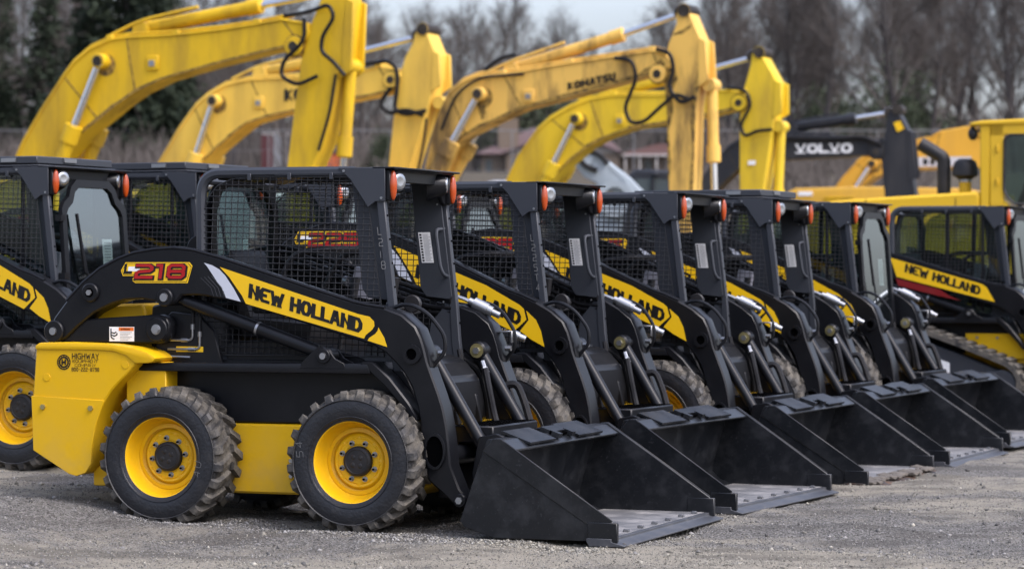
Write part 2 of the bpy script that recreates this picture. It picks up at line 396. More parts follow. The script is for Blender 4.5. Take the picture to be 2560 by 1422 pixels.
def loader(kind, arm_k, badge, closed=False, slab=False, tracks=False, chalk=None, rust=False, tail_text=False, wr=1.0):
    root = empty('compact_track_loader' if tracks else 'skid_steer_loader')
    kk = '%g' % arm_k
    az = lambda x, z: z + arm_k * min(max(-x, 0.), 1.3)
    sh = lambda pts: [(x, az(x, z)) for x, z in pts]
    gl = 'G' if closed else 'O'
    # --- chassis
    def b(bm):
        prism(bm, [(-1.40, .555), (.26, .555), (.26, .70), (.18, .86), (-1.40, .86)], -.465, .465, 'Y', .008)
        prism(bm, [(.262, .555), (.32, .555), (.30, .72), (.19, .90), (.12, .90), (.18, .862), (.262, .705)], -.44, .44, 'Y', .01, 2)
        for y0, y1 in ((-.20, -.17), (.13, .16)): prism(bm, [(.28, .52), (.40, .55), (.37, .70), (.26, .84), (.18, .88)], y0, y1, 'Y', .004, 2)
        prism(bm, [(.26, .52), (.36, .52), (.375, .66), (.34, .80), (.25, .90), (.15, .93), (.12, .90)], -.27, .26, 'Y', .025, 2)
        for y in (-.34, .33): tube(bm, fillet([(.20, y, .90), (.30, y + .02, .84), (.36, y - .01, .70), (.37, y, .56)], .08, 4), .018, 7, 2)
        box(bm, -1.42, .03, -.455, .455, .86, .905, .004)
        for s in (-1, 1):
            prism(bm, [(-1.33, .85), (-1.31, az(-1.31, 1.10)), (-1.22, az(-1.2, 1.17)), (-1.05, az(-1., 1.15)), (-.95, 1.06), (-.90, .85)], s * .465, s * .495, 'Y', .006)
            disc_boss(bm, -1.258, az(-1.258, 1.071), s * .49, s * .605, .058, 24)
            hexbolt(bm, (-1.258, s * .603, az(-1.258, 1.071)), (0, s, 0), .026, .016, 1)
        prism(bm, [(-.90, .86), (-.92, 1.0), (-.60, 1.02), (-.10, .93), (.10, .86)], -.44, .44, 'Y', .01)
    obj('chassis', b, ['black', 'zinc', 'front'], root, key='chassis' + kk)
    def b(bm):
        prism(bm, [(-1.75, .30), (-1.60, .215), (-1.40, .162), (.20, .162), (.40, .26), (.42, .55), (-1.75, .55)], -.468, .468, 'Y', .012)
        for s in (-1, 1):
            for (x0, x1) in ((-.62, -.30), (-.85, -.72)):
                pass
    hull = obj('lower_hull', b, ['yellow'], root, key='hull')
    def b(bm):
        prism(bm, [(-.42, .30), (-.36, .24), (.0, .24), (.0, .48), (-.36, .48), (-.42, .42)], -.4735, -.466, 'Y', .003)
        for (x, z) in ((-.33, .46), (-.41, .385), (-.345, .275)):
            hexbolt(bm, (x, -.474, z), (0, -1, 0), .008, .007, 1)
    obj('access_panel', b, ['yellow', 'brass'], hull, key='apanel')
    for (x, z) in ((-.485, .35), (-.485, .265)):
        def b(bm):
            disc_boss(bm, x, z, -.478, -.467, .02, 16, 0)
            hexbolt(bm, (x, -.477, z), (0, -1, 0), .012, .014, 1)
        obj('hull_bolt', b, ['yellow', 'zinc'], hull, key='hbolt%g' % z)
    # --- tail with fender panels
    for s in (-1, 1):
        def b(bm):
            prism(bm, TAIL, s * .70, s * .46, 'Y', .008)
            prism(bm, BUMP, s * .708, s * .699, 'Y', .003)
            prism(bm, CAP, s * .712, s * .46, 'Y', .014, seg=2)
            for (x, z) in ((-1.919, .634), (-1.614, .631)):
                hexbolt(bm, (x, s * .707, z), (0, s, 0), .016, .013, 1)
            for (x, z) in ((-1.90, .80), (-1.40, .875)):
                disc_boss(bm, x, z, s * .7035, s * .70, .022, 20, 0, .001)
            box(bm, -1.45, -1.20, s * .60, s * .455, .40, .89, .006)
            box(bm, -1.66, -1.52, s * .60, s * .46, .19, .30, .006)
        tp = obj('tail_fender', b, ['yellow', 'brass'], root, key='tail%d' % s)
        if s < 0 and tail_text:
            def b(bm):
                U, W = (1, 0, 0), (0, 0, 1)
                y = -.7025
                for tx, x, z, h, w in (('HIGHWAY', -1.738, .904, .033, .176), ('EQUIPMENT', -1.735, .884, .0165, .165), ('COMPANY', -1.720, .862, .0165, .138), ('800-222-8798', -1.740, .836, .022, .178)):
                    ser = .10 if h > .02 else .0
                    k = (w - .5 * .14 * h * 1.6 * len(tx)) / text_width(tx, h, .6, .14, 0)
                    text(bm, tx, (x, y, z), U, W, h, .6 * k, .14, .5, serif=ser * .6)
                n = 28; c = (-1.790, .886)
                P = [(c[0] + .040 * math.cos(2 * math.pi * i / n), c[1] + .040 * math.sin(2 * math.pi * i / n)) for i in range(n)]
                stroke(bm, P + [P[0]], .006, lambda p, hh: Vector((p[0], y, p[1])), 0, 0)
                P = [(c[0] + .0275 * math.cos(2 * math.pi * i / n), c[1] + .0275 * math.sin(2 * math.pi * i / n)) for i in range(n)]
                stroke(bm, P + [P[0]], .009, lambda p, hh: Vector((p[0], y, p[1])), 0, 0)
                text(bm, 'H', (c[0] - .015, y - .0005, c[1] - .016), U, W, .032, .92, .3, .3)
                for i in range(14):
                    a = 2 * math.pi * (i + .5) / 14
                    stroke(bm, [(c[0] + .0335 * math.cos(a), c[1] + .0335 * math.sin(a)), (c[0] + .0365 * math.cos(a), c[1] + .0365 * math.sin(a))], .006, lambda p, hh: Vector((p[0], y - .0003, p[1])), 0, 0)
            obj('company_lettering', b, ['ink'], tp, flat=True)
    def b(bm):
        prism(bm, [(-1.99, .70), (-1.965, .97), (-1.90, 1.02), (-1.85, 1.13), (-1.62, 1.21), (-1.42, 1.215), (-1.38, .99), (-1.38, .30), (-1.6, .25), (-1.95, .40)], -.455, .455, 'Y', .015)
        box(bm, -2.06, -1.97, -.42, -.30, .505, .53, .004); box(bm, -2.06, -1.97, .30, .42, .505, .53, .004)
    obj('engine_hood', b, ['yellow'], root, key='hood')
    def b(bm):
        prism(bm, [(-1.40, 1.0), (-1.38, 1.20), (-1.12, 1.26), (-1.04, 1.10), (-1.04, .90), (-1.40, .90)], -.43, .43, 'Y', .01)
    obj('engine_cowl', b, ['black'], root, key='cowl')
    runs('hydraulic_fitting', ['zinc'], root, 'hfit', [([(x - .20, -.50, z0 - .01), (x, -.50, z0 - .01), (x, -.50, z1)], .03, .0075, [((x, -.50, z1 - .03), (x, -.50, z1), .013, 8), ((x - .07, -.50, z0 - .01), (x - .03, -.50, z0 - .01), .012, 6)]) for (x, z0, z1) in ((-1.085, 1.02, 1.10), (-1.04, .97, 1.06))]
         + [([(-1.30, -.50, .955), (-1.26, -.50, .92), (-1.10, -.50, .915)], .03, .0075)])
    runs('rear_hose', ['hose'], root, 'rhose', [([(-1.085, -.50, 1.09), (-1.085, -.49, 1.20), (-1.15, -.48, 1.30)], .06, .011), ([(-1.04, -.50, 1.05), (-1.045, -.49, 1.18), (-1.10, -.46, 1.30)], .06, .011)]
         + [([(-1.72, -.30 + q, 1.20), (-1.76, -.30 + q, 1.33), (-1.62, -.30 + q, 1.43 + q), (-1.38, -.28 + q, 1.47 + q), (-1.20, -.28, 1.44)], .12, .013) for q in (0, .03)])
    def b(bm):
        tube(bm, fillet([(-1.02, .10, 1.25), (-1.15, -.25, 1.47), (-1.18, -.27, 1.51)], .06, 4), .02, 8)
        disc_boss(bm, -1.15, 1.525, -.30, -.25, .075, 22)
    obj('lift_lug', b, ['black'], root, key='llug')
    def b(bm):
        face(bm, [(-1.19, -.4975, .945), (-1.02, -.4975, .945), (-1.02, -.4975, .975), (-1.19, -.4975, .975)], 0)
        text(bm, '140', (-1.10, -.4985, .949), (1, 0, 0), (0, 0, 1), .022, .6, .14, .5, mi=1)
    obj('serial_plate', b, ['decal', 'ink'], root, key='splt', flat=True)
    # --- side ledges, fender straps
    for s in (-1, 1):
        def b(bm):
            prism(bm, [(-1.37, .840), (-1.36, .886), (.03, .893), (.05, .84)], s * .61, s * .46, 'Y', .010, seg=2)
            prism(bm, [(-.02, .893), (.0, .905), (.06, .905), (.16, .82), (.27, .69), (.33, .60), (.30, .585), (.24, .66), (.13, .775), (.03, .86)], s * .605, s * .47, 'Y', .008)
            prism(bm, [(-.375, .865), (-.36, .90), (-.275, .975), (-.235, .985), (-.195, .965), (-.16, .92), (-.105, .895), (-.10, .865)], s * .612, s * .596, 'Y', .003)
            prism(bm, [(-.375, .865), (-.36, .90), (-.275, .975), (-.235, .985), (-.195, .965), (-.16, .92), (-.105, .895), (-.10, .865)], s * .50, s * .48, 'Y', .003)
            disc_boss(bm, -.227, .934, s * .608, s * .624, .040, 24)
            disc_boss(bm, -.227, .934, s * .622, s * .632, .021, 20, 1)
        obj('side_ledge', b, ['black', 'zinc'], root, key='ledge%d' % s)
    # --- wheels or tracks
    if tracks:
        for s in (-1, 1):
            def b(bm):
                P = [(.02, .04), (.20, .06), (.31, .17), (.32, .33), (.22, .45), (-.27, .64), (-.62, .76), (-.98, .90), (-1.14, .88), (-1.22, .76), (-1.20, .62), (-1.42, .30), (-1.40, .12), (-1.28, .04)]
                path = fillet([(x, s * .64, z) for x, z in P + [P[0]]], .08, 3)[:-1]
                n = len(path); ou, inn = [], []
                for i in range(n):
                    t = (path[(i + 1) % n] - path[i - 1]).normalized(); nr = Vector((t.z, 0, -t.x))
                    ou.append(path[i] + nr * .02); inn.append(path[i] - nr * .025)
                for A, y0, y1 in ((ou, -.16, .16), (inn, -.16, .16)):
                    for i in range(n):
                        a, c = A[i], A[(i + 1) % n]
                        face(bm, [a + Vector((0, y0, 0)), c + Vector((0, y0, 0)), c + Vector((0, y1, 0)), a + Vector((0, y1, 0))])
                for y in (-.16, .16):
                    for i in range(n):
                        j = (i + 1) % n
                        face(bm, [q + Vector((0, y, 0)) for q in (ou[i], ou[j], inn[j], inn[i])])
                L = 0.; nxt = 0.
                for i in range(n):
                    a, c = ou[i], ou[(i + 1) % n]; d = c - a; l = d.length
                    if l < 1e-5: continue
                    t = d / l; nr = Vector((t.z, 0, -t.x)); rot = Matrix((t, Vector((0, 1, 0)), nr)).transposed()
                    while nxt < L + l:
                        obox(bm, a + t * (nxt - L) + nr * .012, .055, .30, .03, rot, .006); nxt += .105
                    L += l
            obj('rubber_track', b, ['tyre'], root, key='track%d' % s)
            def b(bm):
                prism(bm, [(.05, .12), (.22, .20), (.18, .36), (-.3, .55), (-.62, .66), (-1.0, .80), (-1.12, .74), (-1.32, .22), (-1.25, .12)], s * .55, s * .74, 'Y', .01)
                for (x, z, r) in ((.14, .25, .15), (-1.06, .73, .16), (-1.28, .22, .13)):
                    disc_boss(bm, x, z, s * .72, s * .79, r, 28, 0, .01)
                for x in (-.1, -.35, -.6, -.85, -1.07): disc_boss(bm, x, .16, s * .72, s * .78, .09, 22, 0, .01)
                face(bm, [(-.50, s * .742, .50), (-.38, s * .742, .46), (-.38, s * .742, .36), (-.50, s * .742, .40)], 1)
            obj('track_frame', b, ['graph', 'white'], root, key='tframe%d' % s)
            def b(bm):
                box(bm, -.30, .40, s * .465, s * .50, .50, .74, .004)
                for x in (-.18, .02, .24): hexbolt(bm, (x, s * .50, .70), (0, s, 0), .014, .012, 1)
            obj('side_plate', b, ['yellow', 'zinc'], root, key='splate%d' % s)
    else:
        for X in (-1.151, 0.):
            for s in (-1, 1):
                w = empty('wheel', root, (X, s * .63, .37 if wr == 1 else .395), (0, 0 if s < 0 else R(15), 0 if s < 0 else R(180)))
                w.rotation_euler[1] = R(random.uniform(0, 360)) if s > 0 or wr != 1 else (R(8) if X < -1 else R(-6))
                w.scale = (wr, 1, wr)
                wheel_parts(w, mark=('4U' if X < -1 else '54') if s < 0 and tail_text else None)
    # --- lift arms
    for s in (-1, 1):
        def b(bm):
            TOPS = [(x, z + (.05 * min(max((.18 - x) / .12, 0), 1) * min(max((x + 1.1) / .4, 0), 1) if arm_k else 0)) for x, z in ARM_TOP[:19]] + ARM_TOP[19:]
            prism(bm, sh(TOPS + ARM_BOT), s * .61, s * .475, 'Y', .009)
            for (x, z, r) in ((-1.9, 1.057, .062), (-1.667, 1.276, .053), (-1.195, 1.25, .050)):
                disc_boss(bm, x, az(x, z), s * .605, s * .632, r, 28, 0, .006)
            disc_boss(bm, -1.9, az(-1.9, 1.057), s * .63, s * .640, .024, 20, 1)
            disc_boss(bm, -1.195, az(-1.195, 1.25), s * .63, s * .640, .026, 20, 1)
            disc_boss(bm, -1.667, az(-1.667, 1.276), s * .631, s * .6335, .026, 20, 2, 0)
            hexbolt(bm, (-1.667, s * .633, az(-1.667, 1.276)), (0, s, 0), .017, .012, 1)
            ring_boss(bm, .297, .95, s * .605, s * .630, .031, .052)
            disc_boss(bm, .297, .95, s * .60, s * .6135, .036, 20, 2, 0)
            ring_boss(bm, .430, .430, s * .605, s * .628, .083, .098, 28, 0, .62)
            prism(bm, [(.430 + .054 * math.cos(2 * math.pi * k / 24), .430 + .087 * math.sin(2 * math.pi * k / 24)) for k in range(24)], s * .60, s * .6135, 'Y', 0, 2)
            disc_boss(bm, .577, .172, s * .60, s * .630, .036, 22, 0, .004)
            hexbolt(bm, (.577, s * .63, .172), (0, s, 0), .020, .014, 1)
            # raised top flange of the arm, and knee casting
            tube(bm, [(x, s * .60, az(x, z) + .004) for x, z in TOPS[3:17]], .011, 6)
            prism(bm, [(.02, 1.215), (.15, 1.20), (.25, 1.165), (.335, 1.09), (.385, .97), (.40, .88), (.36, .86), (.2, 1.05), (.0, 1.17)], s * .60, s * .478, 'Y', .018, seg=2)
        arm = obj('lift_arm', b, ['black', 'zinc', 'dark'], root, key='arm%s%d' % (kk, s))
        two = arm_k > 0 or tracks
        def b(bm):
            y = s * .6125
            if tracks:
                P = [(-1.02, az(-1.02, 1.47)), (-.10, 1.215), (-.055, 1.185), (.028, 1.045), (-.10, 1.075), (-.955, 1.285)]
                face(bm, [(x, y, z) for x, z in P], 0)
                face(bm, [(x, y, z) for x, z in [(-.965, 1.270), (-.52, 1.163), (-.42, 1.10), (-.31, 1.055), (-.55, 1.105), (-.94, 1.20)]], 2)
            else:
                for P, mi in ((GREY, 1), (YEL2 if two else YEL, 0), (TIP2 if two else TIP, 0)):
                    face(bm, [(x, y, z) for x, z in sh(P)], mi)
                for i in range(4):
                    x = -.835 - i * .022
                    stroke(bm, [(x - .075, az(x, 1.372 - i * .004)), (x - .012, az(x, 1.305)), (x + .006, az(x, 1.255))], .004 - .0006 * i, lambda p, hh: Vector((p[0], y, p[1])), 0, 3)
        obj('stripe_decal', b, ['decal', 'greyvinyl', 'redstripe', 'pin'], arm, key='stripe%s%d%d' % (kk, s, tracks), flat=True)
        if s < 0:
            def b(bm):
                x0, z0, x1, z1 = (-.677, 1.254, -.009, 1.066) if not tracks else (-.87, 1.335, -.13, 1.115)
                if two and not tracks: x0, z0, x1, z1 = -.70, 1.371, .015, 1.078
                u = Vector((x1 - x0, 0, z1 - z0)); L = u.length; u.normalize()
                v = Vector((.10, 0, 1)) if not two else Vector((.16, 0, 1))
                h = .078 if not two else .084
                k = (L + .016 - .03 * .28 * h * 1.6 * 10) / text_width('NEW HOLLAND', h, .62, .28, 0)
                text(bm, 'NEW HOLLAND', (x0 - .006, -.614, z0 - .003), u, v, h, .62 * k, .29, .03, mi=0, grow=.002, ys=1.45)
            obj('brand_lettering', b, ['ink'], arm, key='brand%s%d' % (kk, tracks), flat=True)
            if badge:
                def b(bm):
                    def P3(x, z, l=0): return (x, -.6125 - l, az(-1.25, z) if two else z)
                    o = (-1.477, -1.027, 1.330, 1.446) if not two else (-1.58, -1.05, 1.345, 1.468)
                    X0, X1, Z0, Z1 = o
                    W = X1 - X0
                    cut = X0 + W * .19
                    zc = Z0 + (Z1 - Z0) * .34
                    for gx, mi, l in ((0, 0, 0.), (.006, 1, .0008), (.0085, 0, .0012)):
                        face(bm, [P3(X0 + .012 + gx, zc + gx, l), P3(cut + .005, zc + gx, l), P3(cut - .012, Z0 + .012 + gx, l), P3(cut + .006 + gx * .5, Z0 + gx, l), P3(X1 - .03 - gx, Z0 + gx, l), P3(X1 - gx, Z1 - .02 - gx, l), P3(X1 - .018 - gx, Z1 - gx, l), P3(X0 + .03 + gx, Z1 - gx, l), P3(X0 + gx, zc + .03, l)], mi)
                    face(bm, [P3(X0 + .045, zc + .026, .0015), P3(cut + .03, zc + .026, .0015), P3(cut + .04, zc + .052, .0015), P3(X0 + .05, zc + .052, .0015)], 2)
                    zt = P3(0, zc + .012)[2]
                    text(bm, 'L', (X0 + .018, -.6150, zt), (1, 0, 0), (.15, 0, 1), .056, 1.1, .28, .3, mi=1)
                    zb = P3(0, Z0 + .021)[2]
                    w = W * .70; h = (Z1 - Z0) * .72; num = badge[1:]
                    k = (w - .26 * .25 * h * 1.6 * 2) / text_width(num, h, 1., .25, 0)
                    text(bm, num, (cut + .004, -.6155, zb), (1, 0, 0), (.15, 0, 1), h, k, .25, .26, mi=1, grow=.016, ys=1.3)
                    text(bm, num, (cut + .001, -.6180, zb + .003), (1, 0, 0), (.15, 0, 1), h, k, .25, .26, mi=3, ys=1.3)
                obj('number_badge', b, ['decal', 'ink', 'white', 'badge'], arm, key='badge' + badge, flat=True)
        # hose loop on the knee
        def b(bm):
            tube(bm, fillet([(.13, s * .54, 1.19), (.25, s * .56, 1.225), (.365, s * .55, 1.17), (.452, s * .53, 1.05), (.455, s * .53, .96), (.40, s * .54, .90), (.375, s * .54, .865)], .07, 5), .0115, 8)
            cyl(bm, (.405, s * .50, .955), (.44, s * .50, .955), .016, n=8, mi=1)
        obj('hose_guard', b, ['black', 'zinc'], arm, key='hguard%d' % s)
        # rear link
        def b(bm):
            prism(bm, sh([(-1.86, .992), (-1.93, 1.02), (-1.93, 1.09), (-1.87, 1.115), (-1.74, 1.125), (-1.25, 1.155), (-1.20, 1.14), (-1.18, 1.10), (-1.19, 1.03), (-1.24, .992)]), s * .588, s * .50, 'Y', .010)
            disc_boss(bm, -1.258, az(-1.258, 1.071), s * .585, s * .606, .066, 26, 0, .005)
            disc_boss(bm, -1.258, az(-1.258, 1.071), s * .605, s * .609, .030, 20, 1, .001)
            hexbolt(bm, (-1.258, s * .608, az(-1.258, 1.071)), (0, s, 0), .021, .014, 1)
        lk = obj('rear_link', b, ['black', 'zinc'], root, key='link%s%d' % (kk, s))
        if s < 0:
            def b(bm):
                y = -.5895
                q = lambda x, z, l=0: (x, y - l, az(-1.3, z) if arm_k else z)
                face(bm, [q(-1.563, 1.003), q(-1.405, 1.003), q(-1.405, 1.084), q(-1.563, 1.084)], 0)
                face(bm, [q(-1.503, 1.062, .001), q(-1.408, 1.062, .001), q(-1.408, 1.081, .001), q(-1.503, 1.081, .001)], 1)
                text(bm, 'WARNING', q(-1.489, 1.0665, .0016), (1, 0, 0), (0, 0, 1), .010, .75, .2, .4, mi=2)
                for i in range(6): 
                    z = 1.052 - i * .0085
                    face(bm, [q(-1.495, z, .001), q(-1.418 - (i % 3) * .012, z, .001), q(-1.418 - (i % 3) * .012, z + .003, .001), q(-1.495, z + .003, .001)], 3)
                for P in ([(-1.552, 1.074), (-1.552, 1.03), (-1.545, 1.02), (-1.53, 1.014)], [(-1.548, 1.052), (-1.53, 1.048), (-1.518, 1.056)], [(-1.548, 1.038), (-1.53, 1.032), (-1.514, 1.040), (-1.514, 1.050)]):
                    stroke(bm, [(p[0], p[1]) for p in P], .007, lambda p, hh: Vector(q(p[0], p[1], .001)), 0, 2)
            obj('warning_sticker', b, ['white', 'orange', 'ink', 'softink'], lk, key='warn' + kk, flat=True)
        # lift cylinder
        def b(bm):
            a, c = Vector((-1.14, s * .545, az(-1.14, 1.243))), Vector((-.227, s * .545, .934))
            d = (c - a).normalized(); L = (c - a).length
            tube(bm, [a, a + d * .04, a + d * .041, a + d * (L * .93), a + d * (L * .935), a + d * (L * .97)], [.030, .030, .0375, .0375, .028, .026], 20)
            disc_boss(bm, -.227, .934, s * .505, s * .595, .045, 22)
        lc = obj('lift_cylinder', b, ['black'], root, key='lcyl%s%d' % (kk, s))
        def b(bm):
            a, c = Vector((-1.14, s * .545, az(-1.14, 1.243))), Vector((-.227, s * .545, .934))
            p = a + (c - a) * .525; d = (c - a).normalized()
            cyl(bm, p, p + d * .014, .0395, n=20)
        obj('clamp_band', b, ['zinc'], lc, key='lclamp%s%d' % (kk, s))
        # tilt cylinder
        def b(bm):
            a, c = Vector((.30, s * .36, .945)), Vector((.70, s * .36, .30)); d = (c - a).normalized()
            cyl(bm, a + d * .02, a + d * .57, .036, n=20)
            cyl(bm, a + d * .54, a + d * .60, .0385, n=20)
            disc_boss(bm, .30, .945, s * .32, s * .40, .052, 24, 0, .006)
            disc_boss(bm, .30, .945, s * .315, s * .322, .044, 24, 1)
            hexbolt(bm, (.30, s * .316, .945), (0, -s, 0), .020, .016, 2)
            disc_boss(bm, .30, .945, s * .398, s * .405, .044, 24, 1)
            cyl(bm, (.30, s * .33, .945), (.30, s * .50, .945), .028, n=14)
        tcx = obj('tilt_cylinder', b, ['black', 'brass', 'zinc'], root, key='tcyl%d' % s)
        def b(bm):
            a, c = Vector((.30, s * .36, .945)), Vector((.70, s * .36, .30)); d = (c - a).normalized()
            cyl(bm, a + d * .59, a + d * .745, .018, n=14)
        obj('cylinder_rod', b, ['chrome'], tcx, key='trod%d' % s)
        H = [([(.20, s * .30, .95), (.24, s * .27, .80), (.33, s * .24, .66), (.36, s * .24, .5)], .1, .016)]
        if s > 0:
            H += [([(.36, .30, .84), (.40, .25, .74), (.43, .25, .60), (.47, .22, .50)], .08, .020, [((.335, .315, .885), (.352, .305, .85), .014, 8), ((.352, .305, .85), (.368, .295, .82), .019, 6)]),
                  ([(.42, .41, .74), (.50, .43, .76), (.55, .42, .66), (.60, .40, .52), (.63, .38, .46)], .08, .022, [((.600, .40, .52), (.615, .395, .485), .023, 8), ((.615, .395, .485), (.63, .39, .455), .018, 6)])]
        runs('hydraulic_hose', ['hose', 'zinc'], root, 'hose%d' % s, H)
    # --- front: cross tube, coupler, step
    def b(bm):
        cyl(bm, (.455, -.475, .40), (.455, .475, .40), .055, n=20)
        for s in (-1, 1):
            prism(bm, [(.585, .15), (.56, .30), (.60, .50), (.70, .52), (.76, .50), (.70, .10), (.62, .10)], s * .41, s * .38, 'Y', .005)
            prism(bm, [(.585, .15), (.56, .30), (.60, .50), (.70, .52), (.76, .50), (.70, .10), (.62, .10)], s * .30, s * .27, 'Y', .005)
        prism(bm, [(.69, .10), (.665, .10), (.74, .50), (.77, .50)], -.55, .55, 'Y', .004)
    obj('bucket_coupler', b, ['black'], root, key='coupler')
    def b(bm):
        box(bm, .40, .655, -.33, .36, .46, .555, .008)
        box(bm, .36, .42, -.40, .40, .16, .52, .006)
        for i in range(5):
            for j in range(14):
                x, y = .425 + i * .048, -.30 + j * .048
                box(bm, x, x + .026, y, y + .024, .5545, .5585, 0, 1)
        for y in (-.27, .27): hexbolt(bm, (.654, y, .50), (1, 0, 0), .012, .01, 2)
    obj('front_step', b, ['black', 'dark', 'brass'], root, key='fstep')
    def b(bm):
        face(bm, [(.4215, -.36, .42), (.4215, -.25, .42), (.4215, -.25, .52), (.4215, -.36, .52)], 0)
        face(bm, [(.4222, -.355, .49), (.4222, -.255, .49), (.4222, -.255, .515), (.4222, -.355, .515)], 1)
    obj('front_sticker', b, ['white', 'orange'], root, key='fstick', flat=True)
    # --- bucket
    def b(bm):
        t = .014
        for s in (-1, 1):
            prism(bm, [(.825, .515), (.906, .519), (1.518, .109), (1.53, .095), (1.50, .004), (.865, .002), (.70, .055), (.672, .085)], s * .86, s * (.86 - t), 'Y', .003)
            prism(bm, [(.86, .521), (.906, .524), (1.522, .113), (1.46, .040), (.80, .455)], s * .867, s * .859, 'Y', .004)
            box(bm, 1.388, 1.548, s * .872, s * .842, .0, .103, .004)
        prism(bm, [(.825, .517), (.795, .40), (.715, .14), (.715, .085), (.76, .035), (.865, .004), (1.40, .004), (1.40, .018), (.87, .020), (.785, .052), (.735, .10), (.738, .14), (.815, .40), (.84, .502), (.968, .452), (.974, .464), (.90, .512)], -.848, .848, 'Y', .003)
    bk = obj('bucket', b, ['bucket'], root, key='bucket')
    def b(bm):
        box(bm, .88, 1.49, -.842, .842, .019, .0225, .001)
    obj('bucket_floor', b, ['wornfloor'], bk, key='bfloor')
    def b(bm):
        prism(bm, [(1.385, .004), (1.385, .021), (1.52, .020), (1.52, .006), (1.53, .002), (1.592, -.012), (1.592, -.020), (1.40, -.020)], -.885, .885, 'Y', .002)
        if not rust:
            for i in range(7):
                y = -.72 + i * .24
                box(bm, 1.452, 1.482, y - .014, y + .014, .021, .037, .003, 1)
    obj('cutting_edge', b, ['rustedge' if rust else 'edge', 'zinc'], bk, key='cedge%d' % rust)
    if rust:
        def b(bm):
            for i in range(46):
                y = -.82 + i * .036; r = random.uniform(.018, .045)
                bmesh.ops.create_icosphere(bm, subdivisions=1, radius=r, matrix=Matrix.Translation((1.50 + random.uniform(-.07, .07), y, .018)) @ Matrix.Diagonal((1.5, 1.3, .55, 1)))
        obj('dirt_clods', b, ['mud'], bk, key='clods')
    sl = math.atan2(.045, .125); rot = Matrix.Rotation(sl, 3, 'Y')
    for y0, y1 in ((-.60, -.20), (.17, .57)):
        def b(bm):
            obox(bm, (.890, (y0 + y1) / 2, .5125), .17, y1 - y0, .012, rot, .003)
            for k in range(5): obox(bm, (.806, y0 + .04 + k * (y1 - y0 - .08) / 4, .530), .03, .03, .02, rot, .003)
        obj('step_pad', b, ['bucket'], bk, key='pad%g' % y0)
    def b(bm):
        obox(bm, (.885, -.005, .522), .07, .26, .028, rot, .003, 0)
        for y in (-.11, .10): obox(bm, (.935, y, .508), .06, .05, .026, rot, .003, 0)
        obox(bm, (.925, -.005, .507), .025, .14, .014, rot, .002, 1)
    obj('latch_bracket', b, ['bucket', 'dark'], bk, key='latch')
    cab(root, closed, slab, chalk)
    # --- hydraulic lines and couplers on the left arm
    runs('hydraulic_line', ['hose'], root, 'hline' + kk, [([(-1.20, y, az(-1.2, 1.55) - .05 + dz), (-.85, y, az(-.85, 1.46) - .02 + dz), (-.05, y, 1.20 + dz), (.10, y - .02, 1.19 + dz * .6)], .1, .014) for dz, y in ((.075, .44), (.045, .455), (-.01, .455), (-.045, .46))]
         + [([(-.10, .40, 1.19 + dz), (.0, .20, 1.165 + dz), (.03, -.05, 1.16 + dz), (-.05, -.30, 1.14 + dz)], .06, .012) for dz in (0, .035)])
    runs('coupler_pipe', ['zinc'], root, 'cpipe', [([(-.05, y, 1.255), (.08, y, 1.258), (.15, y + .01, 1.235), (.19, y + .015, 1.215)], .05, .009) for y in (.49, .515)])
    def b(bm):
        a, d = Vector((.175, .515, 1.225)), Vector((.90, .12, -.42)).normalized()
        tube(bm, [a, a + d * .03, a + d * .031, a + d * .12, a + d * .121, a + d * .15, a + d * .151, a + d * .20], [.022, .022, .037, .037, .031, .031, .020, .020], 12)
    obj('hydraulic_coupler', b, ['zinc'], root, key='hcoup')
    def b(bm):
        a2 = Vector((.435, .55, 1.035)); d2 = Vector((.8, .2, -.35)).normalized()
        tube(bm, [a2, a2 + d2 * .035, a2 + d2 * .036, a2 + d2 * .075], [.026, .026, .020, .020], 10)
        box(bm, .36, .44, .50, .58, 1.045, 1.055, .002)
        box(bm, .435, .445, .50, .58, .985, 1.055, .002)
    obj('hydraulic_coupler', b, ['zinc'], root, key='hcoup2')
    return root

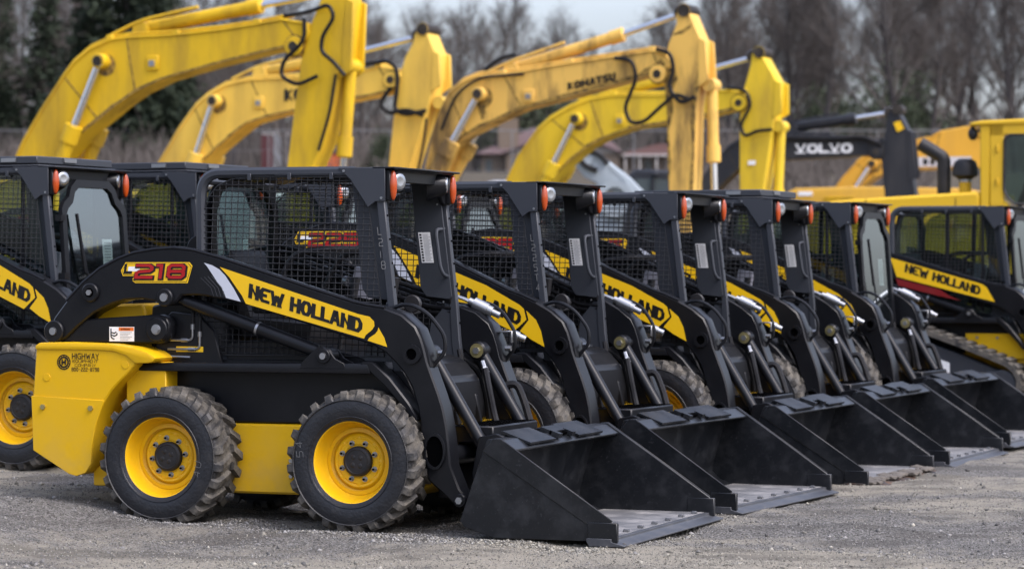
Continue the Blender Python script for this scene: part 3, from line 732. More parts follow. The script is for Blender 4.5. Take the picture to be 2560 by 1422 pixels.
def wheel_parts(w, mark=None):
    def b(bm):
        prof = [(.218, .112), (.222, .128), (.238, .138), (.27, .146), (.305, .146), (.330, .140), (.334, .136), (.348, .128), (.357, .112), (.3615, .08), (.363, .0)]
        full = [(r, -y) for r, y in prof] + [(r, y) for r, y in prof[::-1][1:]]
        lathe(bm, full, 64)
        lathe(bm, [(.332, -.141), (.337, -.146), (.341, -.143), (.341, -.133)], 64)
        lathe(bm, [(.236, -.136), (.240, -.143), (.246, -.145), (.250, -.140)], 64)
        n = 24
        for s in (-1, 1):
            for i in range(n):
                t0 = 2 * math.pi * (i + (0. if s < 0 else .5)) / n
                def P(th, r, y): return bm.verts.new((r * math.cos(th), y, r * math.sin(th)))
                # bar from shoulder (|y|=.138) slanting to just past the centre line
                sec = [(.0, .346, .1445, .085), (.0, .374, .134, .082), (.012, .3855, .118, .085), (.085, .3870, .060, .080), (.150, .3865, .012, .078)]
                rows = []
                for (dt, r, y, wd) in sec:
                    rows.append((P(t0 + dt - wd * .62, r, s * y), P(t0 + dt + wd * .62, r, s * y), P(t0 + dt + wd * .95, r - .028 if r > .36 else r - .01, s * y), P(t0 + dt - wd * .95, r - .028 if r > .36 else r - .01, s * y)))
                for a, c in zip(rows, rows[1:]):
                    for k in range(4):
                        bm.faces.new((a[k], a[(k + 1) % 4], c[(k + 1) % 4], c[k]))
                bm.faces.new(rows[0]); bm.faces.new(rows[-1][::-1])
    obj('tyre', b, ['tyre'], w, key='tyre', ang=24)
    def b(bm):
        lathe(bm, [(.205, .12), (.222, .124), (.224, .118), (.212, .105), (.190, .09), (.185, .0), (.182, -.03), (.160, -.034)], 56)
        lathe(bm, [(.224, -.110), (.2285, -.118), (.2285, -.124), (.223, -.1265), (.217, -.122), (.213, -.105), (.206, -.07), (.199, -.055), (.194, -.04), (.180, -.022), (.168, -.010), (.156, -.006), (.150, -.012), (.146, -.018), (.138, -.022), (.126, -.019), (.120, -.024), (.092, -.024), (.088, -.020), (.02, -.020), (0, -.020)], 64)
        for i in range(8):
            a = 2 * math.pi * (i + .35) / 8
            x, z = .103 * math.cos(a), .103 * math.sin(a)
            cyl(bm, (x, -.022, z), (x, -.027, z), .0155, n=14, mi=1)
            tube(bm, [(x, -.026, z), (x, -.042, z)], .0115, 6, 1)
            cyl(bm, (x, -.042, z), (x, -.050, z), .0062, n=8, mi=2)
            a += math.pi / 8
            bmesh.ops.create_uvsphere(bm, u_segments=10, v_segments=6, radius=.015, matrix=Matrix.Translation((.124 * math.cos(a), -.018, .124 * math.sin(a))) @ Matrix.Diagonal((1, .35, 1, 1)))
        cyl(bm, (.14, -.02, .135), (.15, -.055, .145), .006, n=8, mi=2)
    obj('rim', b, ['rim', 'zinc', 'dark'], w, key='rim', ang=30)
    def b(bm):
        lathe(bm, [(.083, -.018), (.081, -.045), (.074, -.052), (.066, -.054), (.062, -.051), (.03, -.053), (0, -.053)], 36)
        for i in range(4):
            a = math.pi / 2 * i + .6
            bmesh.ops.create_uvsphere(bm, u_segments=8, v_segments=6, radius=.015, matrix=Matrix.Translation((.03 * math.cos(a), -.052, .03 * math.sin(a))) @ Matrix.Diagonal((1, .3, 1, 1)))
    obj('hub_cap', b, ['hub'], w, key='hubcap')
    if mark:
        def b(bm):
            U = Vector((.15, 0, 1)); a = -.25 if mark == '4U' else 2.95
            o = Vector((.272 * math.cos(a), -.1475, .272 * math.sin(a)))
            rot = Matrix.Rotation(-w.rotation_euler[1], 3, 'Y')
            o = rot @ o if False else o
            text(bm, mark, o, (0, 0, 1), (-1, 0, .1), .040, .8, .06, 5.)
        obj('chalk_mark', b, ['chalk'], w, key='mark' + mark, flat=True)

# ------------------------------------------------------------------ cab
WIN = [(-1.045, .93), (-1.045, 1.70), (-1.02, 1.80), (-.955, 1.873), (-.87, 1.908), (-.78, 1.918), (-.155, 1.912), (-.03, 1.755), (.045, 1.20), (.06, .93)]
def clip(poly, p, d):
    """intersections of the line p + t*d with a polygon"""
    ts = []
    for i in range(len(poly)):
        a, c = Vector(poly[i]), Vector(poly[(i + 1) % len(poly)]); e = c - a
        den = d.x * e.y - d.y * e.x
        if abs(den) < 1e-9: continue
        q = a - p; t = (q.x * e.y - q.y * e.x) / den; u = (q.x * d.y - q.y * d.x) / den
        if 0 <= u < 1: ts.append(t)
    return sorted(ts)

def cab(root, closed, slab, chalk):
    def b(bm):
        for s in (-1, 1):
            P = fillet([(-1.058, s * .44, .92), (-1.058, s * .44, 1.62)], .1) + fillet([(-1.060, s * .44, 1.66), (-1.060, s * .44, 1.945), (-.70, s * .44, 1.945)], .27, 9)[1:] + [Vector((-.12, s * .44, 1.942))]
            tube(bm, P, .0305, 8, rot=math.pi / 8)
            box(bm, -.60, .06, s * .465, s * .415, 1.920, 1.964, .006)
            for x in (-.76, -.515, -.26): box(bm, x, x + .022, s * .472, s * .462, 1.90, 1.938, .002)
            for x in (-.67, -.30): hexbolt(bm, (x, s * .4655, 1.942), (0, s, 0), .006, .001, 1)
            prism(bm, [(-.205, 1.964), (.075, 1.962), (.075, 1.777), (.02, 1.777), (-.025, 1.745), (-.132, 1.900)], s * .474, s * .462, 'Y', .002)
            prism(bm, [(-.06, .90), (.12, .90), (.10, 1.25), (-.03, 1.10)], s * .445, s * .43, 'Y', .003)
        box(bm, -1.07, .06, -.435, .435, .86, .93, .006)
        prism(bm, [(-1.075, .92), (-1.065, 1.22), (-1.03, 1.22), (-1.03, .92)], -.44, .44, 'Y', .004)
        tube(bm, [(-1.04, -.43, 1.90), (-1.04, .43, 1.90)], .02, 8)
        for s in (-1, 1):
            for (x, z) in ((-.17, 1.945), (.055, 1.795)): hexbolt(bm, (x, s * .474, z), (0, s, 0), .0075, .005, 2)
    cage = obj('roll_cage', b, ['graph', 'dark', 'zinc'], root, key='cage')
    def b(bm):
        prism(bm, [(-.98, 1.925), (-.80, 1.957), (.10, 1.963), (.118, 1.953), (.118, 1.946), (-.80, 1.940), (-.96, 1.905)], -.425, .425, 'Y', .003)
        prism(bm, [(-.465, 1.965), (.465, 1.965), (.465, 1.775), (.40, 1.775), (.365, 1.79), (.32, 1.86), (.27, 1.885), (-.27, 1.885), (-.32, 1.86), (-.365, 1.79), (-.40, 1.775), (-.465, 1.775)], .045, .072, 'X', .004)
        prism(bm, [(-.474, 1.9645), (.474, 1.9645), (.474, 1.954), (-.474, 1.954)], .0, .135, 'X', .003)
        for s in (-1, 1):
            tube(bm, [(.0, s * .295, 1.885), (.04, s * .312, 1.886), (.100, s * .339, 1.888)], [.088, .078, .054], 20)
            box(bm, .072, .10, s * .458, s * .400, 1.78, 1.95, .006)
    obj('roof', b, ['black'], root, key='roof')
    if slab:
        def b(bm):
            box(bm, -1.05, -.02, -.46, .46, 1.985, 2.035, .006)
            box(bm, -1.05, .0, -.47, .47, 1.967, 1.978, .003)
            for s in (-1, 1): box(bm, -.30, -.18, s * .468, s * .455, 1.995, 2.025, .002, 1)
            box(bm, -.02, -.008, -.15, .0, 2.0, 2.03, .002, 1)
        obj('roof_cover', b, ['graph', 'zinc'], root, key='slab')
    for s in (-1, 1):
        def b(bm):
            bmesh.ops.create_uvsphere(bm, u_segments=20, v_segments=14, radius=1., matrix=Matrix.Translation((.106, s * .430, 1.864)) @ Matrix.Diagonal((.022, .026, .082, 1)))
        obj('marker_lamp', b, ['amber'], root, key='amber%d' % s)
        def b(bm):
            lathe(bm, [(0, .0), (.022, -.005), (.040, -.004), (.047, .002), (.048, .012), (.040, .02)], 24)
            bmesh.ops.rotate(bm, verts=bm.verts, matrix=Matrix.Rotation(R(90) + s * R(24), 3, 'Z')); bmesh.ops.translate(bm, verts=bm.verts, vec=(.108, s * .343, 1.888))
        obj('headlight', b, ['lens'], root, key='head%d' % s)
        # pillar
        def b(bm):
            prism(bm, [(.018, 1.80), (.066, 1.80), (.088, 1.60), (.135, 1.19), (.150, 1.00), (.185, .74), (.14, .72), (.10, .98), (.088, 1.19), (.04, 1.60)], s * .464, s * .425, 'Y', .005)
            prism(bm, [(-.15, 1.935), (.03, 1.935), (.055, 1.70), (.11, 1.25), (.095, 1.235), (-.05, 1.25), (-.085, 1.30), (-.125, 1.70)], s * .418, s * .408, 'Y', .003)
            for z in (1.70, 1.57, 1.44, 1.31, 1.10):
                x = .066 + (1.80 - z) * .113
                hexbolt(bm, (x - .002, s * .445, z), (1, 0, 0), .006, .006, 1)
            for (x, z) in ((.02, 1.78), (.06, 1.22), (.13, .90)): hexbolt(bm, (x, s * .408, z), (0, -s, 0), .006, .005, 2)
        pl = obj('front_pillar', b, ['graph', 'dark', 'zinc'], root, key='pillar%d' % s)
        if not closed:
            def b(bm):
                tube(bm, fillet([(.055, s * .43, 1.64), (.03, s * .37, 1.635), (.035, s * .355, 1.60), (.06, s * .355, 1.42), (.075, s * .37, 1.375), (.085, s * .43, 1.365)], .03, 4), .011, 8)
            obj('grab_handle', b, ['graph'], pl, key='grab%d' % s)
            if s > 0:
                def b(bm):
                    y = .4065
                    q = lambda a, c, l=0.: (-.100 + a * .075 + (1 - c) * .024, y - l, 1.445 + c * .175)
                    face(bm, [q(0, 0), q(1, 0), q(1, 1), q(0, 1)], 0)
                    for i in range(10): face(bm, [q(.08, .04 + i * .094, .001), q(.26, .04 + i * .094, .001), q(.26, .10 + i * .094, .001), q(.08, .10 + i * .094, .001)], 1)
                    for i in range(24): face(bm, [q(.36, .05 + i * .038, .001), q(.80 + .14 * ((i * 7) % 3 == 0), .05 + i * .038, .001), q(.80 + .14 * ((i * 7) % 3 == 0), .063 + i * .038, .001), q(.36, .063 + i * .038, .001)], 2)
                obj('notice_sticker', b, ['white', 'ink', 'softink'], pl, key='notice', flat=True)
        if s < 0 and chalk:
            def b(bm):
                z = 1.655; x = .030
                for ch in chalk:
                    z -= .062
                    if ch == '1': text(bm, 'I', (x, -.4652, z), (1, 0, 0), (-.1, 0, 1), .036, .7, .085, .3)
                    else: text(bm, ch, (x, -.4652, z), (1, 0, 0), (-.1, 0, 1), .044, .58, .085, .3)
                    x += .0075
            obj('chalk_mark', b, ['chalk'], pl, key='chalk' + chalk, flat=True)
        # side screen
        def b(bm):
            W = [Vector(p) for p in WIN]
            k = 0
            x = -1.02
            while x < .06:
                p, d = Vector((x, .9)), Vector((.045, 1.)).normalized()
                ts = clip(WIN, p, d)
                if len(ts) >= 2:
                    a, c = p + d * ts[0], p + d * ts[-1]
                    tube(bm, [(a.x, s * .452, a.y), (c.x, s * .452, c.y)], .0026, 4)
                x += .0385
            z = .95
            while z < 1.93:
                p, d = Vector((-1.2, z)), Vector((1, -.022 if z < 1.6 else -.03)).normalized()
                ts = clip(WIN, p, d)
                if len(ts) >= 2:
                    a, c = p + d * ts[0], p + d * ts[-1]
                    tube(bm, [(a.x, s * .4565, a.y), (c.x, s * .4565, c.y)], .0026, 4)
                z += .0335
            tube(bm, [(q[0], s * .452, q[1]) for q in WIN + [WIN[0]]], .0036, 5)
        sc = obj('side_screen', b, ['wire'], root, key='screen%d' % s)
        if closed:
            def b(bm):
                face(bm, [(x * .985, s * .437, z) for x, z in WIN])
            obj('side_glass', b, ['glass'], root, key='sglass%d' % s, flat=True)
            def b(bm):
                box(bm, -.52, -.48, s * .44, s * .428, .95, 1.92, .003); box(bm, -.16, -.13, s * .44, s * .428, .95, 1.92, .003)
            obj('window_bar', b, ['black'], root, key='wbar%d' % s)
    # rear window
    def b(bm):
        o = [(-.36, 1.22), (.36, 1.22), (.38, 1.27), (.36, 1.74), (.30, 1.84), (.22, 1.875), (-.22, 1.875), (-.30, 1.84), (-.36, 1.74), (-.38, 1.27)]
        face(bm, [(-1.02, y, z) for y, z in o])
    rw = obj('rear_window', b, ['glass'], root, key='rwin', flat=True)
    def b(bm):
        o = [(-.36, 1.22), (.36, 1.22), (.38, 1.27), (.36, 1.74), (.30, 1.84), (.22, 1.875), (-.22, 1.875), (-.30, 1.84), (-.36, 1.74), (-.38, 1.27)]
        q = [(-.425, 1.20), (.425, 1.20), (.425, 1.27), (.425, 1.76), (.36, 1.87), (.24, 1.91), (-.24, 1.91), (-.36, 1.87), (-.425, 1.76), (-.425, 1.27)]
        n = len(o)
        for i in range(n):
            j = (i + 1) % n
            for x0 in (-1.035, -1.0):
                face(bm, [(x0, *o[i]), (x0, *o[j]), (x0, *q[j]), (x0, *q[i])])
            face(bm, [(-1.035, *o[i]), (-1.035, *o[j]), (-1.0, *o[j]), (-1.0, *o[i])])
        face(bm, [(-.998, -.10, 1.25), (-.998, .02, 1.25), (-.998, .02, 1.50), (-.998, -.10, 1.50)], 1)
        for i in range(9): face(bm, [(-.9965, -.085, 1.27 + i * .025), (-.9965, .0, 1.27 + i * .025), (-.9965, .0, 1.281 + i * .025), (-.9965, -.085, 1.281 + i * .025)], 2)
    obj('window_frame', b, ['black', 'white', 'softink'], rw, key='rwf', flat=True)
    # interior
    def b(bm):
        prism(bm, [(-.92, 1.02), (-.50, 1.00), (-.48, 1.10), (-.86, 1.13), (-.98, 1.50), (-1.0, 1.52), (-1.01, 1.48)], -.22, .22, 'Y', .03, seg=2)
        box(bm, -.80, -.35, -.34, -.27, 1.16, 1.21, .015); box(bm, -.80, -.35, .27, .34, 1.16, 1.21, .015)
        tube(bm, fillet([(-.70, -.30, 1.20), (-.55, -.33, 1.50), (-.30, -.33, 1.52), (-.28, 0, 1.52), (-.30, .33, 1.52), (-.55, .33, 1.50), (-.70, .30, 1.20)], .1), .018, 8)
    obj('seat', b, ['seat'], root, key='seat')
    for s in (-1, 1):
        def b(bm):
            tube(bm, fillet([(-.28, s * .30, .93), (-.25, s * .30, 1.15), (-.20, s * .28, 1.27)], .08), .014, 8)
            tube(bm, [(-.20, s * .28, 1.25), (-.185, s * .275, 1.36)], [.022, .026], 10)
        obj('control_lever', b, ['seat'], root, key='lever%d' % s)
    def b(bm):
        obox(bm, (-.40, .31, 1.33), .12, .05, .17, Matrix.Rotation(R(10), 3, 'Y'), .01)
        cyl(bm, (-.52, .31, 1.34), (-.49, .30, 1.335), .03, n=12, mi=1)
    obj('control_box', b, ['screen', 'zinc'], root, key='cbox')
    if not closed:
        def b(bm):
            tube(bm, [(.13, -.22, 1.10), (.125, -.22, 1.185)], .009, 6)
            lathe(bm, [(0, -.01), (.045, -.008), (.052, .0), (.045, .03), (.0, .034)], 20, c=(.13, -.22, 1.215))
        obj('work_lamp', b, ['seat'], root, key='wlamp')
    else:
        def dp(y, t, dx=0.):
            z = 1.885 - t * 1.03
            return (.088 + dx + (1.885 - z) * .075, y, z)
        O = [(-.20, 0), (.20, 0), (.27, .05), (.30, .11), (.365, .15), (.395, .19), (.40, 1.), (-.40, 1.), (-.395, .19), (-.365, .15), (-.30, .11), (-.27, .05)]
        I = [(-.17, .05), (.17, .05), (.225, .08), (.26, .15), (.32, .19), (.345, .23), (.35, .95), (-.35, .95), (-.345, .23), (-.32, .19), (-.26, .15), (-.225, .08)]
        def b(bm):
            n = len(O)
            for i in range(n):
                j = (i + 1) % n
                for A, Bq in (((O, 0.), (I, 0.)), ((O, .03), (I, .03)), ((O, 0.), (O, .03)), ((I, 0.), (I, .03))):
                    face(bm, [dp(*A[0][i], A[1]), dp(*A[0][j], A[1]), dp(*Bq[0][j], Bq[1]), dp(*Bq[0][i], Bq[1])])
            for t in (.25, .62): obox(bm, dp(-.41, t, .02), .05, .05, .04, Matrix.Identity(3), .004)
            tube(bm, [dp(-.10, .92, .05), dp(-.24, .35, .055)], .008, 6)
            tube(bm, [dp(-.20, .60, .052), dp(-.26, .22, .052)], .012, 5)
        dr = obj('cab_door', b, ['black'], root, key='door')
        def b(bm):
            face(bm, [dp(y, t, .012) for y, t in I], 0)
        obj('door_glass', b, ['doorglass'], dr, key='doorglass', flat=True)
        def b(bm):
            face(bm, [dp(.10, .38, .008), dp(.22, .38, .008), dp(.22, .60, .008), dp(.10, .60, .008)], 0)
            for i in range(10): face(bm, [dp(.12, .40 + i * .019, .010), dp(.20, .40 + i * .019, .010), dp(.20, .408 + i * .019, .010), dp(.12, .408 + i * .019, .010)], 1)
        obj('notice_sticker', b, ['white', 'softink'], dr, key='dnotice', flat=True)
L1 = (-.5945, 15.74, .3660, -.003)
# ------------------------------------------------------------------ terrain
def smooth(t):
    t = np.clip(t, 0, 1); return t * t * (3 - 2 * t)
def vnoise(x, y, s, seed):
    """value noise on arrays"""
    x = np.asarray(x) / s; y = np.asarray(y) / s
    xi = np.floor(x).astype(np.int64); yi = np.floor(y).astype(np.int64); fx = x - xi; fy = y - yi
    fx = fx * fx * (3 - 2 * fx); fy = fy * fy * (3 - 2 * fy)
    def h(a, b):
        n = (a * 374761393 + b * 668265263 + seed * 974634777) & 0xffffffff
        n = ((n ^ (n >> 13)) * 1274126177) & 0xffffffff
        return ((n ^ (n >> 16)) & 0xffff) / 65535.
    return (h(xi, yi) * (1 - fx) + h(xi + 1, yi) * fx) * (1 - fy) + (h(xi, yi + 1) * (1 - fx) + h(xi + 1, yi + 1) * fx) * fy
def zg(x, y):
    x = np.asarray(x, float); y = np.asarray(y, float)
    u = -(x * .917 - y * .399)
    z = .13 * smooth((u - 7.75) / 1.1) * smooth((60 - y) / 20)
    line = 1.38 + .0362 * np.minimum(y, 262)
    z = z * (y < 62) + np.where(y > 62, smooth((y - 62) / 78.) * line, 0)
    z = z + .055 * smooth((y - 23.6) / 3.5) * smooth((62 - y) / 15)
    near = smooth((70 - y) / 25)
    b = (vnoise(x, y, .9, 1) - .5) * .034 + (vnoise(x, y, .31, 2) - .5) * .020 + (vnoise(x, y, .11, 3) - .5) * .011 + (vnoise(x, y, .05, 4) - .5) * .006
    s_ = x * .399 + y * .917; v_ = x * .917 - y * .399
    b = b + (vnoise(v_, s_, .30, 8) - .5) * .012 + (vnoise(v_ * .16, s_, .33, 9) - .5) * .042
    return z + b * near - .020 - .020 * smooth((v_ + 5.75) / .3) * smooth((40 - y) / 10)

def dirtmask(x, y):
    x = np.asarray(x); y = np.asarray(y)
    return .50 * vnoise(x * .36 + y * .05, y * .80, 1., 41) + .28 * vnoise(x * 1.0 + y * .2, y * 2.2, 1., 42) + .14 * vnoise(x, y, .22, 43) + .08 * vnoise(x, y, .07, 44)

def make_ground():
    ys = [3.0]
    while ys[-1] < 20: ys.append(ys[-1] + (.045 if ys[-1] > 12.3 else .35))
    while ys[-1] < 900: ys.append(ys[-1] * 1.022)
    xs = list(np.arange(-4.5, 5.6, .035))
    d = .06
    while xs[-1] < 700: xs.append(xs[-1] + d); d *= 1.13
    d = .06
    while xs[0] > -700: xs.insert(0, xs[0] - d); d *= 1.13
    X, Y = np.meshgrid(np.array(xs), np.array(ys))
    Z = zg(X, Y); nx, ny = len(xs), len(ys)
    v = np.stack([X.ravel(), Y.ravel(), Z.ravel()], 1)
    i = np.arange(nx * ny).reshape(ny, nx)
    f = np.stack([i[:-1, :-1].ravel(), i[:-1, 1:].ravel(), i[1:, 1:].ravel(), i[1:, :-1].ravel()], 1)
    me = bpy.data.meshes.new('ground')
    me.vertices.add(len(v)); me.vertices.foreach_set('co', v.ravel())
    me.loops.add(f.size); me.loops.foreach_set('vertex_index', f.ravel())
    me.polygons.add(len(f)); me.polygons.foreach_set('loop_start', np.arange(0, f.size, 4)); me.update(calc_edges=True)
    me.polygons.foreach_set('use_smooth', [True] * len(f))
    me.materials.append(ground_mat())
    at = me.attributes.new('dirt', 'FLOAT', 'POINT'); at.data.foreach_set('value', dirtmask(X.ravel(), Y.ravel()).astype(np.float32))
    o = bpy.data.objects.new('ground', me); o['kind'] = 'structure'; COL.objects.link(o)

def ground_mat():
    m, nt, out = new_mat('gravel_and_dirt')
    p = N(nt, 'ShaderNodeBsdfPrincipled'); nt.links.new(p.outputs[0], out.inputs[0]); p.inputs['Roughness'].default_value = .9
    p.inputs['Specular IOR Level'].default_value = .2
    tc = N(nt, 'ShaderNodeTexCoord')
    mp = N(nt, 'ShaderNodeMapping'); nt.links.new(tc.outputs['Object'], mp.inputs[0]); mp.inputs['Scale'].default_value = (.5, 1.2, 1)
    at = N(nt, 'ShaderNodeAttribute', attribute_name='dirt')
    a = N(nt, 'ShaderNodeTexNoise', in_Scale=7., in_Detail=6., in_Roughness=.7); nt.links.new(tc.outputs['Object'], a.inputs['Vector'])
    ma = N(nt, 'ShaderNodeMath', operation='MULTIPLY_ADD'); nt.links.new(a.outputs[0], ma.inputs[0]); ma.inputs[1].default_value = .5; nt.links.new(at.outputs['Fac'], ma.inputs[2])
    tan = ramp(nt, ma.outputs[0], [(.585, 0.), (.79, 1.)])
    vo = N(nt, 'ShaderNodeTexVoronoi', in_Scale=105.); nt.links.new(tc.outputs['Object'], vo.inputs['Vector'])
    fn = N(nt, 'ShaderNodeTexNoise', in_Scale=160., in_Detail=4., in_Roughness=.8); nt.links.new(tc.outputs['Object'], fn.inputs['Vector'])
    sep = N(nt, 'ShaderNodeSeparateColor'); nt.links.new(vo.outputs['Color'], sep.inputs[0])
    grav = mixc(nt, ramp(nt, sep.outputs[0], [(.1, 0.), (.95, 1.)]), (.068, .063, .056), (.255, .244, .224))
    dirt = mixc(nt, fn.outputs[0], (.19, .170, .132), (.40, .368, .30))
    c = mixc(nt, tan, grav, dirt)
    b2 = N(nt, 'ShaderNodeTexNoise', in_Scale=2.4, in_Detail=5.); nt.links.new(mp.outputs[0], b2.inputs['Vector'])
    c = mixc(nt, ramp(nt, b2.outputs[0], [(.50, 0.), (.60, .62)]), c, (.088, .080, .070))
    sp = N(nt, 'ShaderNodeSeparateXYZ'); nt.links.new(tc.outputs['Object'], sp.inputs[0])
    far = N(nt, 'ShaderNodeMapRange'); far.inputs[1].default_value = 60; far.inputs[2].default_value = 85; nt.links.new(sp.outputs[1], far.inputs[0])
    g = N(nt, 'ShaderNodeTexNoise', in_Scale=.25, in_Detail=8.); nt.links.new(tc.outputs['Object'], g.inputs['Vector'])
    grass = mixc(nt, g.outputs[0], (.065, .055, .040), (.115, .098, .070))
    nt.links.new(mixc(nt, far.outputs[0], c, grass), p.inputs['Base Color'])
    b = N(nt, 'ShaderNodeBump'); b.inputs['Strength'].default_value = .9; b.inputs['Distance'].default_value = .012
    ad = N(nt, 'ShaderNodeMath', operation='ADD'); nt.links.new(vo.outputs['Distance'], ad.inputs[0]); nt.links.new(fn.outputs[0], ad.inputs[1])
    nt.links.new(ad.outputs[0], b.inputs['Height']); nt.links.new(b.outputs[0], p.inputs['Normal'])
    return m

def stone_mat():
    m, nt, out = new_mat('loose_stone')
    p = N(nt, 'ShaderNodeBsdfPrincipled'); nt.links.new(p.outputs[0], out.inputs[0]); p.inputs['Roughness'].default_value = .9; p.inputs['Specular IOR Level'].default_value = .25
    at = N(nt, 'ShaderNodeAttribute', attribute_name='tone')
    nt.links.new(at.outputs['Color'], p.inputs['Base Color'])
    return m

def stones(name, pts, rad, tone, label):
    n = len(pts)
    base = np.array([(1, 0, 0), (-1, 0, 0), (0, 1, 0), (0, -1, 0), (0, 0, 1), (0, 0, -1)], float)
    f0 = np.array([(0, 2, 4), (2, 1, 4), (1, 3, 4), (3, 0, 4), (2, 0, 5), (1, 2, 5), (3, 1, 5), (0, 3, 5)])
    v = base[None] * rad[:, None, None] * rng.uniform(.55, 1.25, (n, 6, 1)) * np.array([1, 1, .75])
    v += rng.normal(0, .18, v.shape) * rad[:, None, None]
    th = rng.uniform(0, 6.28, n); c, s = np.cos(th), np.sin(th)
    vx = v[..., 0] * c[:, None] - v[..., 1] * s[:, None]; vy = v[..., 0] * s[:, None] + v[..., 1] * c[:, None]
    v = np.stack([vx, vy, v[..., 2]], -1) + pts[:, None]
    f = (f0[None] + (np.arange(n) * 6)[:, None, None]).reshape(-1, 3)
    me = bpy.data.meshes.new(name)
    me.vertices.add(n * 6); me.vertices.foreach_set('co', v.ravel())
    me.loops.add(f.size); me.loops.foreach_set('vertex_index', f.ravel())
    me.polygons.add(len(f)); me.polygons.foreach_set('loop_start', np.arange(0, f.size, 3)); me.update(calc_edges=True)
    at = me.color_attributes.new('tone', 'FLOAT_COLOR', 'POINT')
    col = np.ones((n, 6, 4)); col[..., :3] = tone[:, None]
    at.data.foreach_set('color', col.ravel())
    me.materials.append(M['stone'])
    o = bpy.data.objects.new(name, me); o['kind'] = 'stuff'; o['label'] = label; COL.objects.link(o)

M['stone'] = stone_mat()
M['mud'] = paint('dry_mud', (.10, .088, .075), .95, amt=.6, fine=.4, scale=12, dirt=(.20, .175, .145))

def scatter_gravel():
    n = 78000
    y = 12.6 + 9.5 * rng.beta(1., 2.2, n); x = rng.uniform(-1, 1, n) * (.19 * y + .15)
    r = .0028 + .0072 * rng.beta(1.2, 5, n) + (rng.random(n) < .006) * rng.uniform(.006, .016, n)
    # heaps pushed up along the nearest machine's wheels and bucket
    L = L1
    a = L[2]; c, s = math.cos(a), math.sin(a)
    def loc2w(X, Y): return L[0] + c * X + s * Y, L[1] - s * X + c * Y
    seg = []
    for (X0, X1, Yc, w, k) in ((-1.35, -.85, -.78, .05, 500), (-.35, .35, -.80, .06, 900), (-.9, -.3, -.66, .08, 500), (.55, 1.5, -.98, .07, 1100), (.3, .75, -.85, .1, 500), (1.45, 1.66, -.2, .5, 500)):
        X = rng.uniform(X0, X1, k); Yy = Yc + rng.normal(0, w, k); xx, yy = loc2w(X, Yy)
        seg.append(np.stack([xx, yy, .004 + .011 * rng.beta(1.4, 4, k)], 1))
    seg = np.concatenate(seg)
    x = np.concatenate([x, seg[:, 0]]); y = np.concatenate([y, seg[:, 1]]); r = np.concatenate([r, seg[:, 2]]); n = len(x)
    z = zg(x, y) + r * .25
    g = (.05 + .30 * rng.beta(1.5, 2.4, n))[:, None]; warm = (dirtmask(x, y) + rng.normal(0, .16, n) > .455)[:, None]
    tone = np.where(warm, 1.25 * g * np.array([1.06, 1.0, .84]), g * np.array([1.02, .985, .93]))
    stones('gravel', np.stack([x, y, z], 1), r, tone, 'loose grey and tan gravel over the yard')

# ------------------------------------------------------------------ excavators
def exc_paint(nm, col, dirt, amt, scale=1.6, lo=.45, hi=.78):
    M[nm] = paint(nm, col, .45, spec=.2, lo=lo, hi=hi, amt=amt, fine=.12, scale=scale, dirt=dirt, streak=True)
exc_paint('excavator_yellow_deep', (.65, .41, .016), (.19, .12, .035), .62, 1.3, .46, .66)
exc_paint('excavator_yellow_pale', (.74, .49, .080), (.25, .155, .05), .55, 1.3, .46, .68)
exc_paint('excavator_yellow_orange', (.72, .445, .10), (.09, .06, .035), .90, 1.5, .47, .62)
exc_paint('excavator_yellow_bright', (.68, .475, .028), (.22, .135, .04), .6, 1.4, .46, .66)
exc_paint('machine_yellow', (.60, .375, .022), (.30, .20, .08), .2)
exc_paint('far_yellow', (.62, .35, .045), (.25, .16, .07), .35)
exc_paint('charcoal_paint', (.022, .024, .029), (.12, .11, .10), .3)
exc_paint('pale_grey_paint', (.33, .38, .41), (.20, .2, .2), .3)
M['grease'] = paint('greasy_stain', (.34, .21, .04), .6, amt=.9, fine=.3, scale=14, dirt=(.05, .035, .02), lo=.42, hi=.58)
M['grime'] = plain('oily_grime', (.018, .014, .010), .6, amt=.4)

